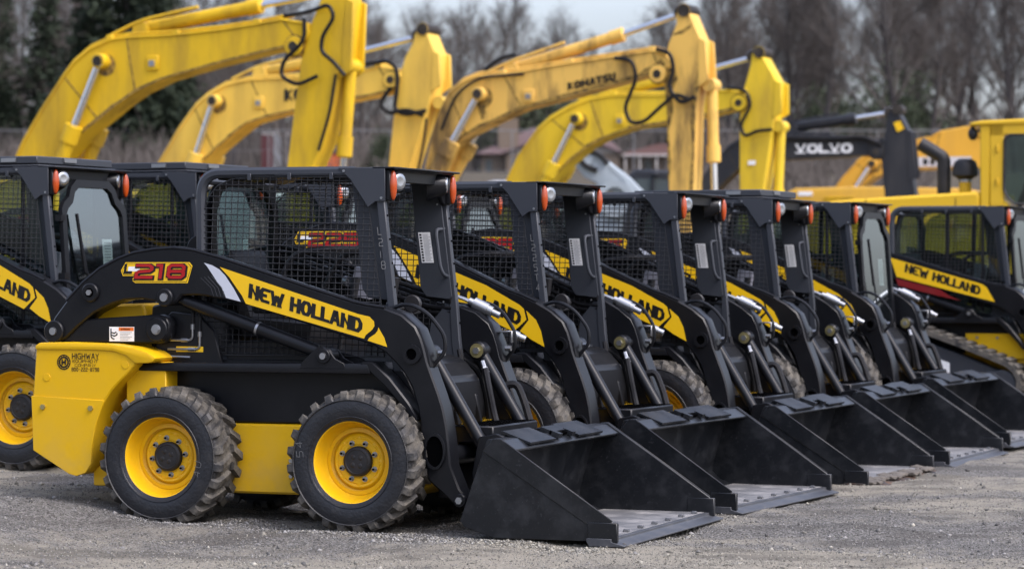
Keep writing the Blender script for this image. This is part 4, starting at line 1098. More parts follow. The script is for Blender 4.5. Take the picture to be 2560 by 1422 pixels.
def excavator(pose, D, mt, label, cat='excavator', name='excavator', group='excavators parked in the row behind the loaders', txt=None, th=.42, steel='chrome', hoses=(), foot=None, house=True, txtmat='ink'):
    root = empty(name, None, (pose[0], pose[1], 0), (0, 0, -pose[2])); tag(root, label, cat, group)
    top, bot = D['top'], D['bot']
    f = foot or (top[0][0] - .72, 1.75)
    P = [(f[0] - .12, f[1])] + top + bot + [(f[0] + .5, f[1])]
    def b(bm):
        prism(bm, P, 0, th, 'Y', .022)
        # top flange strip and welded lugs
        tube(bm, [(x, -.004, z - .02) for x, z in top[:-2]], .022, 6)
        if D.get('piv'):
            x, z = D['piv'][0]
            disc_boss(bm, x + .03, z - .05, -.003, .0, .150, 18, 3, 0)
            disc_boss(bm, x, z, -.17, th + .17, .105, 24, 0, .01); disc_boss(bm, x, z, -.185, -.165, .075, 20, 1)
        x, z = top[-1]
        disc_boss(bm, x - .16, z - .07, -.004, .0, .155, 18, 3, 0)
        for f_ in (.28, .52, .80):
            i_ = int(f_ * (len(top) - 1)); a_ = Vector(top[i_]); c_ = Vector(min(bot, key=lambda q: (q[0] - a_.x) ** 2 + (q[1] - a_.y) ** 2))
            d_ = (c_ - a_); n_ = Vector((-d_.y, d_.x)).normalized() * .010; e0, e1 = a_ + d_ * .05, a_ + d_ * .95
            prism(bm, [tuple(e0 - n_), tuple(e0 + n_), tuple(e1 + n_), tuple(e1 - n_)], -.004, .0, 'Y', 0, 3)
        disc_boss(bm, x - .16, z - .07, -.05, th + .05, .13, 24, 0, .01); disc_boss(bm, x - .16, z - .07, -.06, th + .06, .075, 18, 1, .01)
        if len(top) > 9:
            for i in (6, 8, 10):
                if i < len(top) - 1:
                    x, z = top[i]; box(bm, x - .05, x + .05, -.02, th + .02, z - .03, z + .05, .008)
            x, z = D['piv'][0] if D.get('piv') else (0, 0)
            box(bm, x + .68, x + .86, -.03, .0, z - .14, z + .06, .01); box(bm, x + .72, x + .82, -.045, -.03, z - .09, z, .005, 2)
    bo = obj('boom', b, [mt, 'grime', 'zinc', 'grime' if 'charcoal' in mt else 'grease'], root)
    def b(bm):
        L_ = bot[::-1]
        for i_ in range(len(L_) - 1):  # thin darker strip along the lower edge of the boom side
            a_, c_ = Vector(L_[i_]), Vector(L_[i_ + 1]); n_ = Vector((-(c_ - a_).y, (c_ - a_).x)).normalized(); w_ = (.050 if 'orange' in mt else .040)
            prism(bm, [tuple(a_ - n_ * .004), tuple(c_ - n_ * .004), tuple(c_ + n_ * w_ * random.uniform(.5, 1.2)), tuple(a_ + n_ * w_ * random.uniform(.5, 1.2))], -.0035, .0, 'Y', 0)
        if 'orange' in mt:
            prism(bm, [(-.45, 4.27), (-.08, 4.34), (.02, 4.44), (-.05, 4.52), (-.14, 4.44), (-.30, 4.38)], -.0032, .0, 'Y', 0)
            prism(bm, [(-3.0, 4.0), (-2.86, 3.98), (-2.84, 3.80), (-2.90, 3.68), (-2.95, 3.80)], -.0032, .0, 'Y', 0)
    obj('grease_streak', b, ['grime' if 'charcoal' in mt else 'grease'], bo, flat=True)
    def b(bm):
        for k_, y_ in enumerate((.05, .12, th - .1)):
            tube(bm, [(x, y_, z + .03 + .012 * k_) for x, z in top[2:-3]], .020, 6)
    obj('pipe_run', b, [mt], bo)
    if txt:
        s, x, z, w, h, an = txt
        def b(bm):
            k = (w - .1 * .32 * h * 1.6 * (len(s) - 1)) / text_width(s, h, .85, .32, 0)
            text(bm, s, (x, -.012, z), (math.cos(an), 0, math.sin(an)), (-math.sin(an) * .3, 0, 1), h, .85 * k, .34, .1, ys=1.35, serif=.12 if txtmat == 'white' else 0)
        obj('maker_lettering', b, [txtmat], bo, flat=True)
    if D.get('piv'):
        for y in (-.11, th + .11):
            pv = D['piv']; a = Vector((pv[0][0], y, pv[0][1])); c = Vector((pv[1][0], y, pv[1][1])); d = (c - a).normalized()
            e = c + d * 1.7
            def b(bm):
                tube(bm, [c - d * .02, c + d * .22, c + d * .221, e], [.125, .125, .10, .10], 16)
                tube(bm, [c + d * .25 + Vector((-.13, 0, 0)), e + Vector((-.13, 0, 0))], .025, 6)
            cy = obj('boom_cylinder', b, [mt], root)
            def b(bm): cyl(bm, a, c, .052, n=14); disc_boss(bm, a.x, a.z, a.y - .06, a.y + .06, .09, 20)
            obj('cylinder_rod', b, [steel], cy)
    if D.get('scyl'):
        sc = [Vector((x, th / 2, z)) for x, z in D['scyl']]
        def b(bm):
            d = (sc[1] - sc[0]).normalized()
            tube(bm, [sc[0] - d * .12, sc[0] + d * .1, sc[0] + d * .101, sc[1] - d * .2, sc[1] - d * .199, sc[1]], [.08, .10, .092, .092, .108, .108], 16)
            tube(bm, fillet([sc[0] + Vector((-.5, -.12, -.1)), sc[0] + Vector((0, -.13, .10)), sc[0] + d * .9 + Vector((0, -.12, .13))], .2), .025, 6)
            disc_boss(bm, sc[0].x, sc[0].z - .03, th * .2, th * .8, .12, 18)
        cy = obj('stick_cylinder', b, [mt], root)
        def b(bm): cyl(bm, sc[-2], sc[-1], .047, n=14); disc_boss(bm, sc[-1].x, sc[-1].z, th * .15, th * .85, .10, 18, 1)
        obj('cylinder_rod', b, [steel, 'grime'], cy)
    if D.get('stickL'):
        sl, sr, fr = D['stickL'], D['stickR'], D['front']
        low = sl[-1][1]
        ext = 1.0
        P2 = sl + [(sl[-1][0] - .03, ext), (sr[-1][0] - .05, ext)] + sr[::-1]
        def b(bm):
            prism(bm, P2, .03, th - .03, 'Y', .018)
            for x, z in (sl[0],): disc_boss(bm, x + .08, z - .02, .0, th, .10, 20, 1)
            x, z = fr[1]
            for y0, y1 in ((.02, .07), (th - .07, th - .02)):
                prism(bm, [(sr[1][0] - .05, sr[1][1] + .05), (sr[1][0] + .06, sr[1][1]), (sr[2][0] + .10, sr[2][1] - .15), (sr[2][0] - .06, sr[2][1] - .25)], y0, y1, 'Y', .008)
            prism(bm, [(sl[-1][0] + .1, ext + .25), (sl[-1][0] - .25, ext - .2), (sl[-1][0] - .75, ext - .35), (sl[-1][0] - 1.2, ext - .1), (sl[-1][0] - 1.25, .35), (sl[-1][0] - .8, .05), (sl[-1][0] - .2, .02), (sl[-1][0] + .25, .35), (sl[-1][0] + .3, ext)], -.35, th + .35, 'Y', .02)
        st = obj('stick', b, [mt, 'grime'], root)
        if 'orange' in mt:
            def b(bm):
                prism(bm, [(-.01, 4.36), (.16, 4.40), (.20, 4.22), (.12, 4.05), (.13, 3.75), (.06, 3.45), (.10, 3.0), (.06, 2.62), (.035, 3.7), (.0, 4.1)], .0265, .03, 'Y', 0)
                prism(bm, [(.56, 4.6), (.50, 4.3), (.43, 4.0), (.40, 3.6), (.44, 3.2), (.38, 2.6), (.44, 2.6), (.48, 3.8), (.56, 4.3)], .0265, .03, 'Y', 0)
                prism(bm, [(.10, 4.86), (.30, 4.95), (.42, 5.02), (.40, 4.96), (.28, 4.88)], .0265, .03, 'Y', 0)
            obj('grease_streak', b, ['grease'], st, flat=True)
        if D.get('bcyl'):
            bc = [Vector((x, th / 2, z)) for x, z in D['bcyl']]; d = (bc[1] - bc[0]).normalized(); L = (bc[1] - bc[0]).length
            def b(bm):
                tube(bm, [bc[0], bc[0] + d * (L * .78), bc[0] + d * (L * .781), bc[0] + d * L, bc[0] + d * (L + .02)], [.082, .082, .105, .105, .07], 16)
                disc_boss(bm, bc[0].x, bc[0].z, .08, th - .08, .10, 18)
            cy = obj('bucket_cylinder', b, [mt], root)
            def b(bm): cyl(bm, bc[0] + d * L, bc[0] + d * (L + 1.0), .05, n=12)
            obj('cylinder_rod', b, [steel], cy)
    if hoses:
        for P3, r in hoses:
            def b(bm): tube(bm, fillet([(x, y, z) for x, y, z in P3], .2, 6), r, 7)
            obj('hydraulic_hose', b, ['hose'], root)
    if house:
        fx = f[0]
        def b(bm):
            prism(bm, [(fx - 3.4, 1.05), (fx + .6, 1.05), (fx + .6, 1.7), (fx - .4, 1.95), (fx - 3.0, 2.15), (fx - 3.5, 1.9)], -1.0, 1.45, 'Y', .05)
            prism(bm, [(fx - 3.6, 1.1), (fx - 3.0, 1.05), (fx - 3.0, 2.2), (fx - 3.55, 2.1)], -1.05, 1.5, 'Y', .08)
        obj('house_body', b, [mt], root)
        def b(bm):
            prism(bm, [(fx - .9, 1.3), (fx + .75, 1.3), (fx + .80, 2.1), (fx + .55, 2.75), (fx - .8, 2.78), (fx - .95, 2.0)], .62, 1.42, 'Y', .05)
            face(bm, [(fx - .6, .61, 1.9), (fx + .55, .61, 1.9), (fx + .45, .61, 2.65), (fx - .6, .61, 2.65)], 1)
            face(bm, [(fx + .815, .70, 1.7), (fx + .815, 1.34, 1.7), (fx + .60, 1.34, 2.7), (fx + .60, .70, 2.7)], 1)
        obj('operator_cab', b, [mt, 'darkglass'], root)
        for y in (-1.15, 1.05):
            def b(bm):
                P4 = fillet([(fx - 3.2, y, .05), (fx + .7, y, .05), (fx + 1.1, y, .5), (fx + .7, y, .95), (fx - 3.2, y, .95), (fx - 3.6, y, .5), (fx - 3.2, y, .05)], .3, 4)
                prism(bm, [(q.x, q.z) for q in P4[:-1]], y, y + .55, 'Y', .02)
            obj('track', b, ['hub'], root)
    return root
M['darkglass'] = plain('dark_reflective_glass', (.06, .075, .08), .08, amt=.02)

E1 = dict(top=[(-4.64, 3.01), (-4.52, 3.24), (-4.23, 3.66), (-3.89, 4.1), (-3.73, 4.28), (-3.46, 4.47), (-3.15, 4.58), (-2.89, 4.61), (-2.12, 4.62), (-1.47, 4.66), (-.88, 4.72), (-.52, 4.77), (-.14, 4.7), (-.1, 4.57), (-.16, 4.46)],
 bot=[(-.24, 4.42), (-.73, 4.34), (-1.58, 4.18), (-2.34, 4.01), (-2.75, 3.85), (-3.06, 3.67), (-3.33, 3.48), (-3.6, 3.3), (-4.16, 2.75)], piv=[(-3.24, 4.27), (-3.65, 3.38)], scyl=[(-2.73, 4.72), (-.94, 4.97), (.35, 5.14)],
 stickL=[(.22, 5.34), (.12, 5.20), (.05, 4.99), (-.08, 4.71), (-.23, 4.25), (-.35, 3.52), (-.45, 2.81)], stickR=[(.36, 5.32), (.48, 4.95), (.40, 4.2), (.29, 3.94), (.11, 3.13), (-.06, 2.8)], front=[(.6, 4.97), (.63, 4.82), (.54, 4.16)], bcyl=[(.40, 4.12), (.30, 2.93)])
E2 = dict(top=[(-4.27, 3.18), (-3.87, 3.77), (-3.61, 4.08), (-3.35, 4.28), (-3.04, 4.43), (-2.58, 4.51), (-1.72, 4.52), (-.73, 4.57), (-.31, 4.65), (0., 4.61), (.09, 4.49)],
 bot=[(-.04, 4.25), (-.54, 4.16), (-.83, 4.12), (-1.82, 3.97), (-2.27, 3.89), (-2.66, 3.79), (-2.99, 3.56), (-3.25, 3.37), (-3.46, 3.19)], piv=[(-3.19, 4.16), (-3.51, 3.3)], scyl=[(-2.48, 4.62), (-.71, 4.91), (.33, 5.11)],
 stickL=[(.38, 5.22), (.30, 5.10), (.3, 5.03), (.14, 4.76), (0., 4.32), (-.14, 3.07)], stickR=[(.49, 5.24), (.68, 4.81), (.66, 4.46), (.56, 4.01), (.23, 3.05)], front=[(.57, 5.2), (.83, 4.76), (.77, 4.17)], bcyl=[(.70, 4.05), (.44, 2.4)])
E3 = dict(top=[(-3.82, 2.99), (-3.69, 3.58), (-3.57, 3.88), (-3.44, 4.13), (-3.21, 4.29), (-2.97, 4.37), (-2.57, 4.38), (-2.25, 4.42), (-1.48, 4.52), (-.54, 4.62), (-.19, 4.66), (.03, 4.6), (.14, 4.47), (.07, 4.37)],
 bot=[(-.06, 4.33), (-.79, 4.17), (-1.79, 3.94), (-2.25, 3.85), (-2.71, 3.67), (-2.94, 3.57), (-3.17, 3.47), (-3.46, 3.27), (-3.6, 3.01)], piv=[(-2.91, 4.07), (-3.35, 3.35)], scyl=[(-2.48, 4.46), (-.72, 4.92), (.22, 5.2)],
 stickL=[(.22, 5.24), (.17, 5.17), (.18, 5.03), (.05, 4.73), (-.02, 4.35), (.03, 3.74), (.06, 2.6)], stickR=[(.37, 5.22), (.57, 4.77), (.57, 4.34), (.48, 3.83), (.44, 2.6)], front=[(.33, 5.24), (.64, 4.81), (.69, 4.25)], bcyl=[(.66, 4.13), (.69, 3.01)])
E4 = dict(top=[(-4.25, 3.0), (-4.02, 3.44), (-3.7, 3.85), (-3.44, 4.06), (-3.07, 4.25), (-2.71, 4.38), (-2.27, 4.44), (-1.43, 4.42), (-.52, 4.45), (-.17, 4.48), (.05, 4.43), (.15, 4.31)],
 bot=[(.08, 4.17), (-.52, 4.05), (-1.38, 3.92), (-2.01, 3.84), (-2.45, 3.7), (-2.78, 3.54), (-3.12, 3.28), (-3.43, 2.99)], piv=[(-2.92, 4.03), (-3.33, 3.26)], scyl=[(-2.47, 4.47), (-1.0, 4.75), (.18, 5.02)],
 stickL=[(.25, 5.10), (.19, 5.04), (.18, 4.9), (.05, 4.46), (-.02, 3.96), (-.02, 2.76)], stickR=[(.34, 5.1), (.65, 4.56), (.62, 4.21), (.57, 3.84), (.4, 2.76)], front=[(.4, 5.08), (.71, 4.58), (.71, 4.07)], bcyl=[(.64, 3.84), (.58, 2.5)])
EV = dict(top=[(-3.5, 3.01), (-3.22, 3.41), (-2.92, 3.73), (-2.71, 3.86), (-2.27, 3.98), (-1.85, 4.0), (-.97, 3.96), (-.31, 3.94), (.04, 3.84), (.09, 3.71)], bot=[(-.04, 3.58), (-1.9, 3.5), (-2.42, 3.44), (-2.71, 3.33), (-3.06, 2.99)],
 scyl=[(-1.7, 4.12), (-.49, 4.28), (.16, 4.37)], stickL=[(.24, 4.44), (.16, 4.37), (.09, 3.98), (.01, 3.56), (.08, 2.83)], stickR=[(.32, 4.43), (.54, 4.0), (.58, 3.32), (.66, 2.84)], front=[(.42, 4.31), (.7, 3.92), (.71, 3.32)])
EY = dict(top=[(-3.09, 2.99), (-2.76, 3.43), (-2.51, 3.69), (-2.29, 3.84), (-1.99, 3.95), (-1.5, 4.07), (-1.02, 4.17), (-.73, 4.35), (-.08, 4.45), (.25, 4.41)], bot=[(.12, 3.55), (-.91, 3.54), (-1.75, 3.5), (-2.08, 3.38), (-2.42, 3.1), (-2.55, 2.99)], piv=[(-2.15, 3.67), (-2.5, 3.15)], scyl=[(-1.08, 4.09), (-.33, 4.18), (.25, 4.24)])

def build_excavators():
    Y = -.06
    excavator((-2.589, 37, .4), E1, 'excavator_yellow_deep', 'deep yellow excavator at left with the tallest arm reaching out of the picture', th=.46,
              hoses=[([(-.55, .1, 4.80), (-.1, -.02, 4.83), (.22, Y, 4.92), (.30, Y, 4.75), (.12, Y, 4.5), (.10, Y, 4.3), (.28, Y, 4.17), (.45, Y, 3.98)], .028), ([(-.15, -.05, 4.75), (-.14, Y, 4.45), (-.45, Y, 4.2), (-.5, Y, 4.0), (-.25, Y, 3.86), (.05, Y, 3.98)], .028), ([(.30, Y + .04, 4.0), (.22, Y + .03, 3.5), (.05, Y + .03, 3.0)], .022)])
    excavator((-1.829, 44, .4), E2, 'excavator_yellow_pale', 'pale yellow excavator whose boom passes behind the tallest arm', txt=('KOMATSU', -1.96, 4.13, 1.2, .19, .03), th=.5,
              hoses=[([(-.7, .0, 4.66), (-.1, Y, 4.72), (.05, Y, 4.6), (.06, Y, 4.3), (.0, Y, 3.95), (.2, Y, 3.86), (.55, Y, 3.92)], .035), ([(-.05, Y, 4.3), (-.25, Y, 4.05), (-.1, Y, 3.88), (.2, Y, 3.95), (.5, Y, 3.85)], .035), ([(.55, Y + .03, 3.8), (.5, Y + .03, 3.4), (.38, Y + .03, 2.9)], .022)])
    excavator((2.225, 41, .4), E3, 'excavator_yellow_orange', 'weathered orange yellow excavator with black lettering along its boom', txt=('KOMATSU', -1.51, 4.095, .77, .115, .17), th=.46,
              hoses=[([(-.75, Y, 4.55), (-.48, Y, 4.52), (-.40, Y, 4.25), (-.60, Y, 3.8), (-.50, Y, 3.58), (-.28, Y, 3.6), (-.05, Y, 3.80), (.2, Y, 4.0), (.4, Y, 3.92)], .030), ([(-.1, Y, 4.66), (.12, Y, 4.6), (.18, Y, 4.35), (.08, Y, 4.1), (.28, Y, 3.85), (.5, Y, 3.95)], .032), ([(-3.55, Y, 3.55), (-3.3, Y, 4.1), (-2.9, Y, 4.33), (-2.2, Y, 4.35)], .022), ([(-2.9, .1, 4.45), (-2.65, .1, 4.62), (-2.4, .1, 4.66)], .03)])
    excavator((3.826, 47, .4), E4, 'excavator_yellow_bright', 'bright yellow excavator behind the weathered one, its stick showing to the right', txt=None, th=.5,
              hoses=[([(-.2, Y, 4.5), (.12, Y, 4.46), (.22, Y, 4.2), (.02, Y, 3.86), (.10, Y, 3.66), (.3, Y, 3.76), (.58, Y, 3.78)], .032)])
    excavator((6.833, 52, .3), EV, 'charcoal_paint', 'charcoal grey excavator with white lettering on its boom', txt=('VOLVO', -1.6, 3.625, 1.08, .18, .0), th=.45, steel='chrome', txtmat='white',
              hoses=[([(-2.6, Y, 3.86), (-1.9, Y, 3.93), (-.9, Y, 3.88), (-.3, Y, 3.92), (.05, Y, 3.75)], .04)])
    excavator((9.61, 58, .3), EY, 'far_yellow', 'yellow excavator behind the charcoal one, only its boom showing', th=.5)
    # sticker on the charcoal stick is part of that excavator
    for o in list(bpy.data.objects):
        if o.get('label', '').startswith('charcoal'):
            st = [c for c in o.children if c.name.startswith('stick') and 'cyl' not in c.name][0]
            def b(bm): face(bm, [(.25, .005, 4.17), (.37, .005, 4.21), (.45, .005, 4.06), (.32, .005, 4.0)])
            obj('yellow_sticker', b, ['decal'], st, flat=True)
        if o.get('label', '').startswith('bright yellow exc'):
            st = [c for c in o.children if c.name.startswith('stick') and 'cyl' not in c.name][0]
            def b(bm): face(bm, [(.14, .01, 3.20), (.27, .01, 3.20), (.27, .01, 3.27), (.14, .01, 3.27)])
            obj('white_sticker', b, ['white'], st, flat=True)
        if o.get('label', '').startswith('yellow excavator behind'):
            bo = [c for c in o.children if c.name.startswith('boom') and 'cyl' not in c.name][0]
            def b(bm):
                face(bm, [(-1.22, -.014, 3.60), (-.1, -.014, 3.60), (-.1, -.014, 3.80), (-1.22, -.014, 3.80)], 1)
                text(bm, '88', (-1.10, -.018, 3.64), (1, 0, 0), (0, 0, 1), .13, .8, .28, .8, mi=0)
            obj('number_plate', b, ['ink', 'greyvinyl'], bo, flat=True)

GR_TOP = None
def grey_excavator():
    root = empty('excavator', None, (1.73, 55, 0), (0, 0, -.15))
    tag(root, 'pale grey excavator with folded arm and dark cab behind the bright boom', 'excavator', 'excavators parked in the row behind the loaders')
    P = GRP
    def b(bm):
        prism(bm, P['top'] + P['bot'], 0, .5, 'Y', .06, seg=2)
        ring_boss(bm, .30, 2.85, -.08, -.02, .22, .36, 28); disc_boss(bm, -.30, 3.62, -.05, .0, .16, 24, 0, .02)
        for i in range(7): box(bm, .20 + i * .05, .22 + i * .05, -.02, .1, 3.42 - i * .045, 3.50 - i * .045, .004)
    obj('boom', b, ['pale_grey_paint'], root)
    def b(bm): tube(bm, fillet([(x, -.06, z) for x, z in P['hose']], .06, 4), .048, 8)
    obj('hydraulic_hose', b, ['hose'], root)
    def b(bm):
        prism(bm, [(.45, 1.3), (1.55, 1.3), (1.55, 3.2), (1.40, 3.42), (.62, 3.45), (.48, 3.3)], .5, 1.5, 'Y', .06)
        face(bm, [(.60, .49, 2.2), (.95, .49, 2.2), (.95, .49, 3.25), (.66, .49, 3.25)], 1); face(bm, [(1.02, .49, 2.2), (1.45, .49, 2.2), (1.38, .49, 3.22), (1.02, .49, 3.25)], 1)
        bmesh.ops.create_uvsphere(bm, u_segments=12, v_segments=8, radius=.06, matrix=Matrix.Translation((1.05, .42, 3.34)))
        tube(bm, [(1.0, .46, 2.2), (1.0, .46, 3.3)], .03, 6, 0)
    obj('operator_cab', b, ['charcoal_paint', 'darkglass'], root)
    def b(bm):
        prism(bm, [(-2.4, .9), (1.8, .9), (1.8, 1.4), (.3, 1.8), (-2.3, 1.9)], -1.1, 1.5, 'Y', .06)
        prism(bm, [(-.4, 1.6), (.2, 1.6), (.7, 2.9), (.5, 3.05), (.1, 2.9)], .05, .45, 'Y', .05)
    obj('house_body', b, ['pale_grey_paint'], root)
    for y in (-1.2, 1.1):
        def b(bm):
            P4 = fillet([(-2.0, y, .05), (1.6, y, .05), (2.0, y, .5), (1.6, y, .95), (-2.0, y, .95), (-2.4, y, .5), (-2.0, y, .05)], .3, 4)
            prism(bm, [(q.x, q.z) for q in P4[:-1]], y, y + .55, 'Y', .02)
        obj('track', b, ['hub'], root)

def wheel_simple(bm, x, y0, y1, z, r, rim=.55):
    s = 1 if y1 > y0 else -1
    lathe(bm, [(r * rim, y0), (r * .92, y0), (r, y0 + s * .08), (r, y1 - s * .08), (r * .92, y1), (r * rim, y1)], 32, 0, (x, 0, z))
    lathe(bm, [(0, y0 + s * .05), (r * rim, y0 + s * .03), (r * rim, y1 - s * .03), (0, y1 - s * .05)], 24, 1, (x, 0, z))

def dozer():
    root = empty('wheel_loader', None, (5.682, 34, 0), (0, 0, -.3))
    tag(root, 'big yellow machine at right with glazed cab, black exhaust stack and domed air cleaner', 'construction machine')
    mt = 'machine_yellow'
    def b(bm):
        prism(bm, [(-2.05, 1.0), (-1.98, 2.24), (-1.75, 2.285), (-.02, 2.375), (0, 2.30), (0, 1.0)], 0, 1.0, 'Y', .03)
        for x in (-1.40, -.30): box(bm, x, x + .008, -.004, .0, 1.4, 2.30, 0, 1)
        box(bm, -2.0, -.02, -.012, .0, 1.955, 1.965, .001, 1)
        prism(bm, [(-2.6, .7), (2.0, .7), (2.0, 1.3), (-2.6, 1.2)], -.05, 1.1, 'Y', .03)
    obj('engine_hood', b, [mt, 'grime'], root)
    def b(bm):
        box(bm, 0, .12, 0, .10, 2.1, 3.20, .015); box(bm, 1.5, 1.62, 0, .10, 2.1, 3.2, .015)
        box(bm, 0, .12, 1.0, 1.1, 2.1, 3.20, .015); box(bm, 1.5, 1.62, 1.0, 1.1, 2.1, 3.2, .015)
        prism(bm, [(0, 1.2), (1.62, 1.2), (1.62, 2.12), (.45, 2.12), (.28, 2.28), (.28, 2.36), (.12, 2.36), (.12, 2.12), (0, 2.12)], 0, 1.1, 'Y', .02)
        prism(bm, [(-.13, 3.17), (-.12, 3.21), (.02, 3.235), (.55, 3.25), (1.72, 3.28), (1.72, 3.19)], -.03, 1.13, 'Y', .02)
        box(bm, .12, .30, -.006, .10, 3.04, 3.19, .01); box(bm, .12, .285, -.006, .06, 2.20, 3.19, .01)
        box(bm, .285, 1.5, -.006, .06, 3.06, 3.19, .01)
        for z in (2.85, 2.45): box(bm, .20, .225, -.03, .0, z, z + .09, .004)
    cb = obj('operator_cab', b, [mt], root)
    def b(bm):
        prism(bm, [(.29, 2.40), (.33, 2.30), (.42, 2.22), (1.5, 2.19), (1.5, 3.055), (.36, 3.055), (.30, 3.0)], .005, .03, 'Y', .004)
        face(bm, [(.06, .1, 2.4), (.06, 1.0, 2.4), (.06, 1.0, 3.15), (.06, .1, 3.15)])
    obj('cab_window', b, ['glass'], cb, flat=True)
    def b(bm):
        prism(bm, [(.75, 2.2), (1.3, 2.2), (1.32, 2.95), (1.2, 3.0), (1.15, 2.45), (.75, 2.40)], .35, .80, 'Y', .06)
        tube(bm, [(.40, .55, 2.2), (.55, .55, 2.55)], .04, 8)
        tube(bm, [(.55 + .08 * math.cos(t * .4), .55 + .2 * math.sin(t * .4), 2.56 + .12 * math.cos(t * .4)) for t in range(17)], .018, 6)
    obj('cab_seat', b, ['seat'], cb)
    def b(bm):
        P = [(.29, 2.40), (.33, 2.30), (.42, 2.22), (1.5, 2.19), (1.5, 3.055), (.36, 3.055), (.30, 3.0)]
        tube(bm, [(x, -.008, z) for x, z in P + [P[0]]], .018, 6)
    obj('window_seal', b, ['hub'], cb)
    def b(bm): tube(bm, fillet([(-.49, .35, 2.2), (-.49, .35, 2.80), (-.78, .35, 2.98)], .06, 4), .085, 16)
    obj('exhaust_stack', b, ['hub'], root)
    def b(bm):
        cyl(bm, (-.22, .3, 2.3), (-.22, .3, 2.52), .075, n=18, mi=1); cyl(bm, (-.22, .3, 2.50), (-.22, .3, 2.53), .08, n=18, mi=2)
        P = [(0, 2.79), (.08, 2.785), (.13, 2.75), (.155, 2.68), (.16, 2.58), (.12, 2.56), (.08, 2.53), (0, 2.53)]
        n = 24; rings = [[bm.verts.new((-.22 + r * math.cos(2 * math.pi * k / n), .3 + r * math.sin(2 * math.pi * k / n), z)) for k in range(n)] for r, z in P if r > 0]
        for a, c in zip(rings, rings[1:]):
            for k in range(n): bm.faces.new((a[k], a[(k + 1) % n], c[(k + 1) % n], c[k]))
        bm.faces.new(rings[0]); bm.faces.new(rings[-1][::-1])
    obj('air_cleaner', b, ['hub', mt, 'zinc'], root)
    def b(bm):
        bmesh.ops.create_uvsphere(bm, u_segments=14, v_segments=10, radius=1, matrix=Matrix.Translation((-.10, .1, 3.08)) @ Matrix.Diagonal((.06, .07, .08, 1)))
        box(bm, -.12, -.08, .08, .12, 3.12, 3.19, .004)
    obj('work_lamp', b, ['hub'], root)
    for x in (-1.6, 1.3):
        for y0, y1 in ((-.12, .35), (1.2, .75)):
            def b(bm): wheel_simple(bm, x, y0, y1, .72, .72)
            obj('wheel', b, ['tyre', mt], root)
# ------------------------------------------------------------------ trees
M['bark'] = paint('grey_bark', (.060, .052, .050), .9, amt=.3, fine=.2, scale=2, dirt=(.13, .12, .11))
M['twig'] = paint('bare_twigs', (.085, .073, .064), .9, amt=.3, fine=.2, scale=.6, dirt=(.125, .108, .097))
M['needle'] = paint('conifer_needles', (.018, .028, .014), .8, amt=.5, fine=.3, scale=1.2, dirt=(.038, .050, .024))
M['shrub'] = paint('evergreen_foliage', (.035, .048, .024), .8, amt=.5, fine=.3, scale=1.2, dirt=(.075, .080, .040))

class TB:
    def __init__(s): s.v = []; s.f = []
    def seg(s, a, b, r0, r1, n):
        d = (b - a); d = d / (np.linalg.norm(d) + 1e-9)
        u = np.cross(d, (0, 0, 1.) if abs(d[2]) < .9 else (1., 0, 0)); u /= np.linalg.norm(u); w = np.cross(d, u)
        k = len(s.v)
        for c, r in ((a, r0), (b, r1)):
            for i in range(n):
                t = 2 * math.pi * i / n; s.v.append(c + (u * math.cos(t) + w * math.sin(t)) * r)
        for i in range(n):
            j = (i + 1) % n; s.f.append((k + i, k + j, k + n + j, k + n + i))
    def quad(s, a, b, w, side):
        k = len(s.v); s.v += [a - side * w, a + side * w, b + side * w * .4, b - side * w * .4]; s.f.append((k, k + 1, k + 2, k + 3))

def bare_tree_mesh(seed, h=10., spread=1., dens=1.):
    r = np.random.default_rng(seed); T = TB(); Cn = TB()
    def twigs(a, d, L, n, lv):
        for _ in range(n):
            dd = d + r.normal(0, .48, 3); dd[2] += .28; dd /= np.linalg.norm(dd)
            p = a; side = np.cross(dd, r.normal(0, 1, 3)); side /= np.linalg.norm(side) + 1e-9
            l = L * r.uniform(.5, 1.2); q = p + dd * l
            Cn.quad(p, q, .0065 + .003 * (lv > 0), side)
            if lv > 0: twigs(p + dd * l * r.uniform(.35, .9), dd, l * .62, 3, lv - 1)
    def branch(p, d, L, rad, lv):
        n = 4 if lv else 9
        for i in range(n):
            d2 = d + r.normal(0, .05 if lv == 0 else .13, 3); d2[2] += .04 if lv else .05; d2 /= np.linalg.norm(d2)
            q = p + d2 * L / n; r1 = rad * (1 - .8 * (i + 1) / n) + .006; r0 = rad * (1 - .8 * i / n) + .006
            (T if lv == 0 else Cn).seg(p, q, r0, r1, 6 if lv == 0 else 3)
            t = (i + 1) / n
            if lv == 0 and t > .22:
                for _ in range(int(r.integers(2, 4))):
                    a = r.uniform(0, 6.283); tilt = r.uniform(.38, .85) * spread * (1.25 - t * .6)
                    nd = d2 * math.cos(tilt) + np.array([math.cos(a), math.sin(a), 0]) * math.sin(tilt)
                    branch(q, nd / np.linalg.norm(nd), L * r.uniform(.26, .42) * (1.25 - t * .75), r1 * .55, 1)
            elif lv == 1 and i >= 1:
                for _ in range(2):
                    nd = d2 + r.normal(0, .45, 3); nd[2] += .15
                    branch(q, nd / np.linalg.norm(nd), L * r.uniform(.35, .6), r1 * .6, 2)
            if lv >= 1: twigs(q, d2, .95 * h / 10, 1 + (i % 2), 1)
            p, d = q, d2
        twigs(p, d, 1.0 * h / 10, 4, 1)
    branch(np.zeros(3), np.array([r.normal(0, .03), r.normal(0, .03), 1.]), h * .95, .019 * h, 0)
    return T, Cn

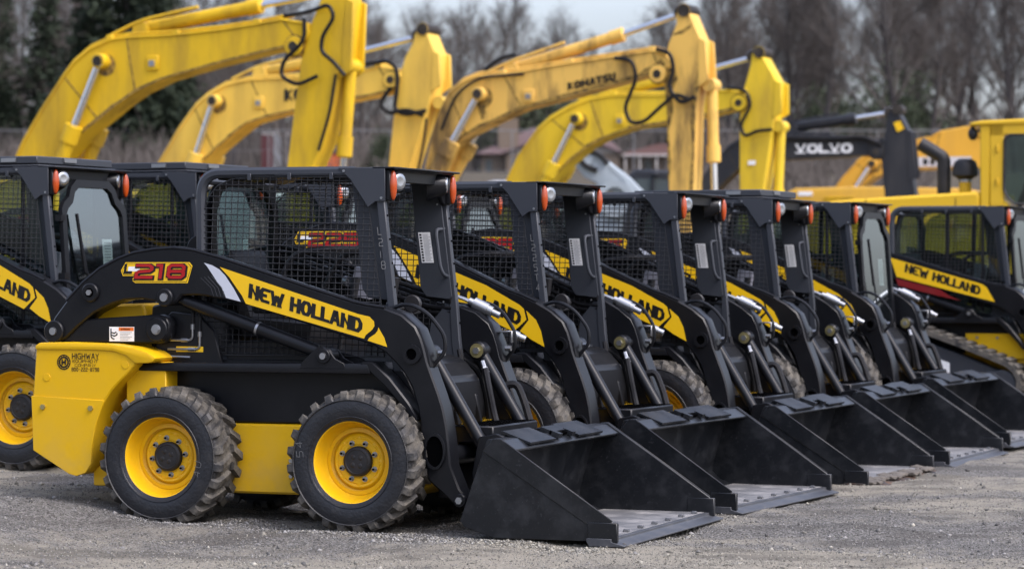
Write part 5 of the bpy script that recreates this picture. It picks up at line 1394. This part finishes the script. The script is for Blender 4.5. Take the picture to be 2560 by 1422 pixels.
def conifer_mesh(seed, h=10., w=2.2, bottom=.06):
    r = np.random.default_rng(seed); T = TB(); Cn = TB()
    T.seg(np.zeros(3), np.array([0, 0, h * .97]), .018 * h, .01, 7)
    z = h * bottom
    while z < h:
        t = z / h; n = int(9 + 4 * (1 - t))
        for i in range(n):
            a = r.uniform(0, 6.283); L = w * (1 - t) ** .8 * r.uniform(.55, 1.12) + .10
            o = np.array([math.cos(a), math.sin(a), r.uniform(-.30, .12)]); p = np.array([0, 0, z]); q = p + o * L
            k = 5 + int(L * 5)
            for j in range(k):
                u = (j + r.uniform(.2, 1)) / k; c = p + (q - p) * u
                d = o * .7 + r.normal(0, .55, 3); d[2] -= .25; d /= np.linalg.norm(d); side = np.cross(d, r.normal(0, 1, 3)); side /= np.linalg.norm(side) + 1e-9
                l = r.uniform(.16, .34) * (.8 + .3 * (1 - t))
                Cn.quad(c, c + d * l, l * .30, side)
        z += h * .020
    return T, Cn

def shrub_mesh(seed, h=3., w=1.6):
    r = np.random.default_rng(seed); T = TB(); Cn = TB()
    T.seg(np.zeros(3), np.array([0, 0, h * .6]), .06, .02, 5)
    for _ in range(70):
        a = r.uniform(0, 6.283); zz = r.uniform(.05, 1) ** .8; rr = w * .5 * math.sqrt(max(.05, 1 - (zz - .35) ** 2 / .5)) * r.uniform(.3, 1.05)
        c = np.array([rr * math.cos(a), rr * math.sin(a), zz * h])
        for _ in range(34):
            p = c + r.normal(0, .20 * w / 1.6, 3); d = r.normal(0, 1, 3); d /= np.linalg.norm(d); side = np.cross(d, r.normal(0, 1, 3)); side /= np.linalg.norm(side) + 1e-9
            Cn.quad(p, p + d * r.uniform(.10, .22), .045, side)
    return T, Cn

def tree_proto(name, TC, mats):
    out = []
    for part, B_, m in (('trunk', TC[0], mats[0]), ('crown', TC[1], mats[1])):
        me = bpy.data.meshes.new(part); me.from_pydata(np.array(B_.v), [], B_.f); me.update(); me.materials.append(M[m]); out.append(me)
    return out

def plant(name, meshes, x, y, sc, rz, label, cat, group, sz=None):
    r = empty(name, None, (x, y, float(zg(x, y)) - .1), (0, 0, rz)); r.scale = (sc, sc, sz or sc); tag(r, label, cat, group)
    for nm, me in zip(('trunk', 'crown'), meshes):
        o = bpy.data.objects.new(nm, me); link(o, r)

def woods():
    P = [tree_proto('bare', bare_tree_mesh(100 + i, 10., .8 + .12 * (i % 4), 1.), ('bark', 'twig')) for i in range(6)]
    r = np.random.default_rng(5)
    def fac(px):   # height per metre of distance, from how high the wood stands over this part of the yard
        pts = [(-200, .075), (0, .062), (430, .058), (700, .054), (860, .050), (1000, .047), (1250, .051), (1500, .043), (1680, .046), (1760, .055), (1900, .064), (2100, .068), (2400, .075), (2800, .078)]
        return float(np.interp(px, [p[0] for p in pts], [p[1] for p in pts]))
    for d, step in ((150, 2.7), (183, 2.7), (222, 2.9)):
        x = -.27 * d
        while x < .26 * d:
            px = 1280 + x / d * 7000; dd = d + r.uniform(-12, 12); h = fac(px) * d * r.uniform(.78, 1.10)
            if not (1150 < px < 1700 and d < 180):
                near = 'right' if px > 1720 else ('centre' if px > 860 else 'left')
                lb = {'right': 'tall leafless tree in the wood behind the charcoal excavator', 'centre': 'leafless grey tree in the wood under the open sky', 'left': 'leafless tree among the dark conifers on the left'}[near]
                plant('bare_tree', P[int(r.integers(0, 6))], x, dd, h / 10, r.uniform(0, 6.28), lb, 'tree', 'leafless trees, ' + near + ' part of the wood', h / 10)
            x += step * r.uniform(.65, 1.35)
    C = [tree_proto('conifer', conifer_mesh(300 + i, 10., 1.9 + .3 * i), ('bark', 'needle')) for i in range(3)]
    for px, d, h, k, wf in ((-5, 150, 12.5, 0, .85), (112, 150, 12., 0, .90), (232, 142, 14, 1, .92), (318, 140, 15.5, 2, 1.05), (398, 138, 13., 1, 1.), (445, 150, 8.5, 2, .9)):
        plant('conifer', C[k], (px - 1280) / 7000 * d, d, h / 10 * wf, px * .1, 'dark conifer standing behind the tallest yellow excavator arm', 'tree', 'dark conifers on the left', h / 10)
    S = [tree_proto('shrub', shrub_mesh(500 + i, 3., 2.2 + .4 * i), ('bark', 'shrub')) for i in range(3)]
    for px, d, h, k, wf, lb, gp in ((952, 118, 2.6, 0, .9, 'green shrub between the pale stick and the tallest excavator stick', None), (2062, 165, 4.6, 1, 1.3, 'olive green bush above the charcoal boom', None), (2160, 168, 3.9, 2, 1.4, 'dark green evergreen thicket behind the charcoal stick', 'evergreens behind the charcoal stick'), (2235, 165, 5.6, 2, 1.25, 'dark green evergreen thicket behind the charcoal stick', 'evergreens behind the charcoal stick'), (2320, 170, 3.5, 0, 1.7, 'dark green evergreen thicket behind the charcoal stick', 'evergreens behind the charcoal stick'), (1300, 176, 5.5, 1, 1.5, 'evergreen bush behind the house chimney', 'evergreens behind the house'), (1390, 182, 5.2, 2, 1.4, 'evergreen tree behind the house roof ridge', 'evergreens behind the house'), (1590, 186, 6.0, 1, 1.9, 'dark bushy evergreen right of the house gable', 'evergreens behind the house'), (1700, 190, 6.0, 2, 1.9, 'dark bushy evergreen behind the weathered stick', 'evergreens behind the house')):
        plant('evergreen_shrub', S[k], (px - 1280) / 7000 * d, d, wf * h / 3 * .75, px * .3, lb, 'shrub', gp, h / 3)
    # brushy understorey that closes the wood near the ground
    T, Bq = TB(), TB(); q = np.random.default_rng(77)
    for _ in range(9000):
        d = q.uniform(175, 245); x = q.uniform(-.22, .22) * d; z = float(zg(x, d)); l = q.uniform(1.2, 4.2)
        a = np.array([x, d, z]); dv = np.array([q.normal(0, .25), q.normal(0, .25), 1.]); Bq.quad(a, a + dv * l, .06, np.array([1., .2, 0]))
        for _ in range(3):
            t = q.uniform(.3, 1); d3 = dv + q.normal(0, .6, 3); Bq.quad(a + dv * l * t, a + dv * l * t + d3 * .9, .03, np.array([1., .1, .2]))
    for _ in range(9000):
        d = q.uniform(108, 172); x = q.uniform(-.20, .15) * d
        px = 1280 + x / d * 7000
        if vnoise(x, d, 5., 31) < .38 or 1130 < px < 1730 or 520 < px < 730: continue
        z = float(zg(x, d)); l = q.uniform(.5, 2.0)
        a = np.array([x, d, z]); dv = np.array([q.normal(0, .3), q.normal(0, .3), 1.]); Bq.quad(a, a + dv * l, .035, np.array([1., .2, 0]))
        for _ in range(3):
            t = q.uniform(.2, 1); d3 = dv + q.normal(0, .7, 3); Bq.quad(a + dv * l * t, a + dv * l * t + d3 * .5, .022, np.array([1., .1, .2]))
    o = raw('undergrowth', np.array(Bq.v), Bq.f, ['twig']); o['kind'] = 'stuff'; o['label'] = 'brown leafless undergrowth along the foot of the wood'

# ------------------------------------------------------------------ house, fence, cars beyond the yard
M['roofing'] = plain('brown_roof', (.105, .066, .066), .85, amt=.3, scale=2)
M['redroof'] = plain('reddish_roof', (.15, .075, .068), .85, amt=.3)
M['siding'] = plain('pale_gable', (.30, .27, .235), .7, amt=.2)
M['brick'] = plain('tan_brick', (.17, .13, .095), .85, amt=.3, scale=3)
M['trim'] = plain('white_trim', (.52, .50, .48), .6)
M['carsilver'] = plain('silver_paint', (.42, .44, .46), .3, .2)
M['carwhite'] = plain('white_paint', (.70, .70, .70), .3)
M['carblue'] = plain('slate_blue_paint', (.035, .05, .075), .3)
M['maroon'] = plain('maroon_paint', (.10, .022, .026), .5)
M['orangep'] = plain('orange_paint', (.55, .12, .03), .5)
M['lightgrey'] = plain('light_grey_sheet', (.26, .265, .275), .5)
M['galv'] = plain('galvanised', (.22, .22, .225), .5, .4)

def house():
    d = 168; k = d / 7000.
    X = lambda px: (px - 1280) * k
    Z = lambda py: 1.38 + (684 - py) * k
    root = empty('house', None, (0, d, 0)); tag(root, 'low brown-roofed house with pale gable and tan chimney on the rise behind the excavators', 'house')
    zb = Z(455)
    def b(bm):
        prism(bm, [(X(1205), zb), (X(1660), zb), (X(1660), Z(386)), (X(1205), Z(386))], 0, 6, 'Y', 0)
        prism(bm, [(X(1266), zb), (X(1545), zb), (X(1545), Z(386)), (X(1405), Z(338)), (X(1266), Z(386))], -1.2, .2, 'Y', 0, 1)
        prism(bm, [(X(1266), zb), (X(1545), zb), (X(1545), Z(387)), (X(1266), Z(387))], -1.22, -1.19, 'Y', 0)
    obj('wall', b, ['brick', 'siding'], root)
    def b(bm):
        # hip roof over the main block, gable roof over the front wing
        A = [(X(1190), -.5, Z(386)), (X(1560), -.5, Z(386)), (X(1560), 6.5, Z(386)), (X(1190), 6.5, Z(386))]; r0, r1 = (X(1238), 3, Z(348)), (X(1345), 3, Z(314)); r1 = (X(1500), 3, Z(314)); r0 = (X(1330), 3, Z(314))
        face(bm, [A[0], A[1], r1, r0]); face(bm, [A[1], A[2], r1]); face(bm, [A[2], A[3], r0, r1]); face(bm, [A[3], A[0], r0]); face(bm, A)
        prism(bm, [(X(1256), Z(388)), (X(1405), Z(332)), (X(1556), Z(388)), (X(1556), Z(384)), (X(1405), Z(327)), (X(1256), Z(384))], -1.5, 3, 'Y', 0)
        prism(bm, [(X(1560), Z(388)), (X(1720), Z(388)), (X(1720), Z(384)), (X(1690), Z(360)), (X(1640), Z(362)), (X(1560), Z(384))], -.6, 6, 'Y', 0, 1)
        prism(bm, [(X(1545), Z(392)), (X(1720), Z(392)), (X(1720), Z(387.5)), (X(1545), Z(387.5))], -.9, -.55, 'Y', 0, 2)
    rf = obj('roof', b, ['roofing', 'redroof', 'trim'], root, flat=True)
    def b(bm): box(bm, X(1245), X(1296), .2, 1.6, zb, Z(297), .02)
    obj('chimney', b, ['brick'], rf)
    for px in (1222, 1290, 1340, 1420, 1500, 1620):
        def b(bm):
            y = -.02 if px < 1260 or px > 1560 else -1.23
            box(bm, X(px - 9), X(px + 9), y - .03, y, Z(436), Z(400), 0)
        obj('window', b, ['darkglass'], root)
    for px in (1562, 1598, 1640):
        def b(bm): box(bm, X(px - 2), X(px + 2), -.8, -.7, zb, Z(391), 0)
        obj('porch_post', b, ['trim'], root)

def car(px, d, L, mt, label, rz=0., h=1.5):
    x = (px - 1280) / 7000 * d; root = empty('parked_car', None, (x, d, float(zg(x, d))), (0, 0, rz)); tag(root, label, 'car')
    def b(bm):
        prism(bm, [(-L / 2, .35), (L / 2, .35), (L / 2, .75), (L / 2 - .3, .92), (-L / 2 + .1, .95), (-L / 2, .8)], -.85, .85, 'Y', .06)
        prism(bm, [(-L * .44, .92), (L * .26, .92), (L * .15, h - .06), (L * .06, h), (-L * .33, h), (-L * .40, h - .08)], -.76, .76, 'Y', .07, seg=2)
    obj('body', b, [mt], root)
    def b(bm):
        for y in (-.775, .775):
            face(bm, [(-L * .40, y, .98), (-L * .10, y, .98), (-L * .10, y, h - .14), (-L * .36, y, h - .14)]); face(bm, [(-L * .08, y, .98), (L * .20, y, .98), (L * .12, y, h - .14), (-L * .08, y, h - .14)])
    obj('window', b, ['darkglass'], root, flat=True)
    for wx in (-L * .3, L * .32):
        for y0, y1 in ((-.88, -.66), (.88, .66)):
            def b(bm): wheel_simple(bm, wx, y0, y1, .33, .33, .6)
            obj('wheel', b, ['hub', 'zinc'], root)

def boxthing(name, px0, px1, py0, d, depth, mt, label, cat, trim='trim', h=None):
    x0, x1 = (px0 - 1280) / 7000 * d, (px1 - 1280) / 7000 * d; z1 = 1.38 + (684 - py0) / 7000 * d
    xm = (x0 + x1) / 2; z0 = float(zg(xm, d)) if h is None else z1 - h
    root = empty(name, None, (xm, d, z0)); tag(root, label, cat)
    w = (x1 - x0) / 2; H = z1 - z0
    def b(bm):
        box(bm, -w, w, 0, depth, .15, H, .03)
        k = max(3, int(w * 2 / .35))
        for i in range(k + 1): box(bm, -w + i * 2 * w / k - .03, -w + i * 2 * w / k + .03, -.03, .0, .2, H - .05, .005)
    obj('body', b, [mt], root)
    def b(bm):
        box(bm, -w - .02, w + .02, -.05, depth + .02, H, H + .08, .01); box(bm, -w, w, -.04, depth, .0, .16, .01)
    obj('frame_rail', b, [trim], root)
    return root, w, H

def fence():
    d = 138
    root = empty('chain_link_fence', None, (0, d, 0)); tag(root, 'thin chain link fence along the rise behind the yard', 'fence')
    xs = np.arange(-27, 28, 3.0)
    for x in xs:
        def b(bm):
            z = float(zg(x, d)); cyl(bm, (x, 0, z), (x, 0, z + 2.1), .035, n=6)
        obj('post', b, ['galv'], root)
    def b(bm):
        for hgt, r in ((2.08, .030), (1.1, .010), (.1, .012)):
            tube(bm, [(x, 0, float(zg(x, d)) + hgt) for x in xs], r, 5)
        for i in range(int(54 / .25)):
            x = -27 + i * .25; z = float(zg(x, d)); tube(bm, [(x, .02, z), (x + 1.0, .02, z + 2.05)], .0035, 3); tube(bm, [(x + 1.0, .03, z), (x, .03, z + 2.05)], .0035, 3)
    obj('wire_mesh', b, ['galv'], root)

# ------------------------------------------------------------------ assemble

LOADERS = [
 ('a', L1, 'black and yellow skid steer loader nearest the camera, company lettering on its yellow tail'),
 ('b', (.289, 17.8985, .4406, -.012), 'second skid steer loader of the front row, just beyond the nearest one'),
 ('r', (1.2617, 19.869, .4005, -.024), 'skid steer loader in the front row with dirt clods and rust on its bucket edge'),
 ('s', (2.097, 21.8006, .3979, -.0125), 'skid steer loader in the front row with a flat cover on its open cab roof'),
 ('c', (2.9601, 23.8143, .4475, .0108), 'last wheeled loader of the front row, with glass cab door, beside the tracked one'),
]
def place(o, p, label, group=None):
    o.location = (p[0], p[1], p[3]); o.rotation_euler = (0, 0, -p[2]); tag(o, label, 'loader', group); return o

make_ground(); scatter_gravel()
GF = 'loaders in the front row'
K = .155
a = place(loader('L218', 0., 'L218', chalk='L218', tail_text=True), LOADERS[0][1], LOADERS[0][2], GF)
place(loader('L225', K, 'L225', chalk='L225T4', wr=1.07), LOADERS[1][1], LOADERS[1][2], GF)
place(loader('L225', K, 'L225', rust=True, wr=1.07), LOADERS[2][1], LOADERS[2][2], GF)
place(loader('L225', K, 'L225', slab=True, wr=1.07), LOADERS[3][1], LOADERS[3][2], GF)
place(loader('L225', K, None, closed=True, wr=1.07), LOADERS[4][1], LOADERS[4][2], GF)
place(loader('C232', 0., None, closed=True, tracks=True), (4.8701, 27.3644, .46, .064), 'tracked loader at the right edge with red band under its yellow stripe', GF)
GB = 'closed cab loaders in the second row'
p = place(loader('L230', K, 'L225', closed=True, slab=True, wr=1.07), (-2.9149, 18.805, .4193, .1175), 'loader at the left edge with closed glass cab, roof cover and two round headlamps', GB)
for (q, lb) in (((-2.1327, 20.4629, .42, .1438), 'closed cab loader whose front lamps show just left of the nearest machine'),
                ((-1.28, 22.5, .42, .13), 'closed cab loader seen through the nearest machine\'s side screen'),
                ((-.38, 24.6, .42, .12), 'closed cab loader seen through the second machine\'s side screen'),
                ((.50, 26.7, .42, .11), 'closed cab loader seen through the side screen of the loader with dirty bucket')):
    place(dup(p), q, lb, GB)
GRP = dict(top=[(-.56, 3.57), (-.46, 3.75), (-.27, 3.88), (-.21, 3.83), (-.05, 3.76), (.19, 3.55), (.56, 3.27), (.84, 2.98), (1.2, 2.5)], bot=[(.8, 2.4), (.45, 2.75), (.24, 3.0), (-.02, 3.0), (-.07, 3.15), (-.31, 3.27)],
 hose=[(-.05, 3.40), (-.3, 3.50), (-.40, 3.64), (-.30, 3.77), (-.12, 3.77), (.04, 3.67), (.16, 3.53)])
build_excavators(); grey_excavator(); dozer()
house(); fence(); woods()
car(1330, 108, 4.6, 'carsilver', 'silver grey car behind the bright yellow boom', .1, 1.6)
car(2095, 104, 4.4, 'carblue', 'slate blue car left of the far yellow boom', 0.)
car(572, 113, 4.3, 'carwhite', 'white car under the pale yellow boom', .2)
r_, w_, H_ = boxthing('container', 655, 682, 337, 150, 2.4, 'maroon', 'maroon box container beyond the fence beside a light grey one', 'container')
r_, w_, H_ = boxthing('container', 684, 711, 335, 150, 2.4, 'lightgrey', 'light grey box container beyond the fence beside a maroon one', 'container')
boxthing('barrier', 800, 868, 386, 120, .5, 'orangep', 'orange barrier beyond the tallest excavator stick', 'barrier', 'maroon')

# yellow low body with dark grille between the bright excavator and the far boom
def low_body():
    root = empty('construction_machine', None, (6.95, 56, 0), (0, 0, -.3)); tag(root, 'low yellow machine body with louvred side in front of the slate blue car', 'construction machine')
    def b(bm):
        prism(bm, [(-1.55, .9), (2.2, .9), (2.2, 3.06), (.2, 3.12), (-1.3, 3.10), (-1.52, 3.0)], 0, 2.2, 'Y', .07, seg=2)
        box(bm, -1.25, -.95, -.012, .02, 2.94, 3.03, .004, 2)
    obj('house_body', b, ['far_yellow', 'grime', 'white'], root)
    def b(bm):
        for i in range(8): box(bm, -.72, -.12, -.025, .01, 2.38 + i * .072, 2.415 + i * .072, .004)
    obj('louvre', b, ['excavator_yellow_deep'], root)
    for y in (-.1, 1.75):
        def b(bm):
            P4 = fillet([(-1.6, y, .05), (2.2, y, .05), (2.6, y, .5), (2.2, y, .95), (-1.6, y, .95), (-2.0, y, .5), (-1.6, y, .05)], .3, 4)
            prism(bm, [(q.x, q.z) for q in P4[:-1]], y, y + .55, 'Y', .02)
        obj('track', b, ['hub'], root)
low_body()

# ------------------------------------------------------------------ light, sky, camera
SUN_EL, SUN_AZ = 50., 128.      # azimuth measured from +Y towards +X
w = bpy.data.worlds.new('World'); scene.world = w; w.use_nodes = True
nt = w.node_tree; nt.nodes.clear()
out = nt.nodes.new('ShaderNodeOutputWorld'); bg = nt.nodes.new('ShaderNodeBackground'); nt.links.new(bg.outputs[0], out.inputs[0])
sk = nt.nodes.new('ShaderNodeTexSky'); sk.sky_type = 'NISHITA'; sk.sun_disc = False; sk.sun_elevation = R(SUN_EL); sk.sun_rotation = R(SUN_AZ)
sk.air_density = 1.0; sk.dust_density = 3.5; sk.ozone_density = 1.0
hs = nt.nodes.new('ShaderNodeHueSaturation'); hs.inputs['Saturation'].default_value = .62
nt.links.new(sk.outputs[0], hs.inputs['Color'])
tc = nt.nodes.new('ShaderNodeTexCoord'); mp = nt.nodes.new('ShaderNodeMapping'); mp.inputs['Scale'].default_value = (1.6, 1.6, 6.)
nt.links.new(tc.outputs['Generated'], mp.inputs[0])
cn = nt.nodes.new('ShaderNodeTexNoise'); cn.inputs['Scale'].default_value = 2.2; cn.inputs['Detail'].default_value = 6; nt.links.new(mp.outputs[0], cn.inputs['Vector'])
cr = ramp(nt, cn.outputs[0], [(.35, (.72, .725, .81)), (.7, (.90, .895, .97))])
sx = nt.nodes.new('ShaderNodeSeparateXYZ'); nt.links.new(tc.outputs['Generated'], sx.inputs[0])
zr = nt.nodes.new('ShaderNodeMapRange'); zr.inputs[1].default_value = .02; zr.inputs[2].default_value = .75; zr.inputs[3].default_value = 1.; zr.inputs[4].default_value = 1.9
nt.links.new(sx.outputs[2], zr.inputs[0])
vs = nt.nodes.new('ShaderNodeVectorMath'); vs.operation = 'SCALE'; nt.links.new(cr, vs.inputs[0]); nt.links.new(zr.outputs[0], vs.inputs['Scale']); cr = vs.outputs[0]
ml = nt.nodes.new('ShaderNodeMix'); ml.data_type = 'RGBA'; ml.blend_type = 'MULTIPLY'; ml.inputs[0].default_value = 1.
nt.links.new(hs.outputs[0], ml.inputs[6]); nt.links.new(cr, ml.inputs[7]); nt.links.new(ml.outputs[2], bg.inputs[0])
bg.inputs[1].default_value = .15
sun = bpy.data.lights.new('sun', 'SUN'); sun.energy = .55; sun.angle = R(22); sun.color = (1., .965, .92)
so = bpy.data.objects.new('sun', sun); COL.objects.link(so)
az, el = R(SUN_AZ), R(SUN_EL)
dirv = Vector((math.sin(az) * math.cos(el), math.cos(az) * math.cos(el), math.sin(el)))
so.rotation_euler = dirv.to_track_quat('Z', 'Y').to_euler()

cam = bpy.data.cameras.new('camera'); cam.sensor_width = 36.; cam.lens = 7000 / 2560 * 36
cam.clip_end = 2000; cam.clip_start = .1
cam.dof.use_dof = True; cam.dof.focus_distance = 15.3; cam.dof.aperture_fstop = 2.9
co = bpy.data.objects.new('camera', cam); COL.objects.link(co); co.location = (0, 0, 1.38); co.rotation_euler = (R(90) - .0039, 0, 0)
scene.camera = co
scene.view_settings.view_transform = 'Standard'; scene.view_settings.look = 'None'; scene.view_settings.gamma = 1; scene.view_settings.exposure = .92
scene.render.engine = 'CYCLES'; scene.cycles.max_bounces = 8; scene.cycles.transparent_max_bounces = 24
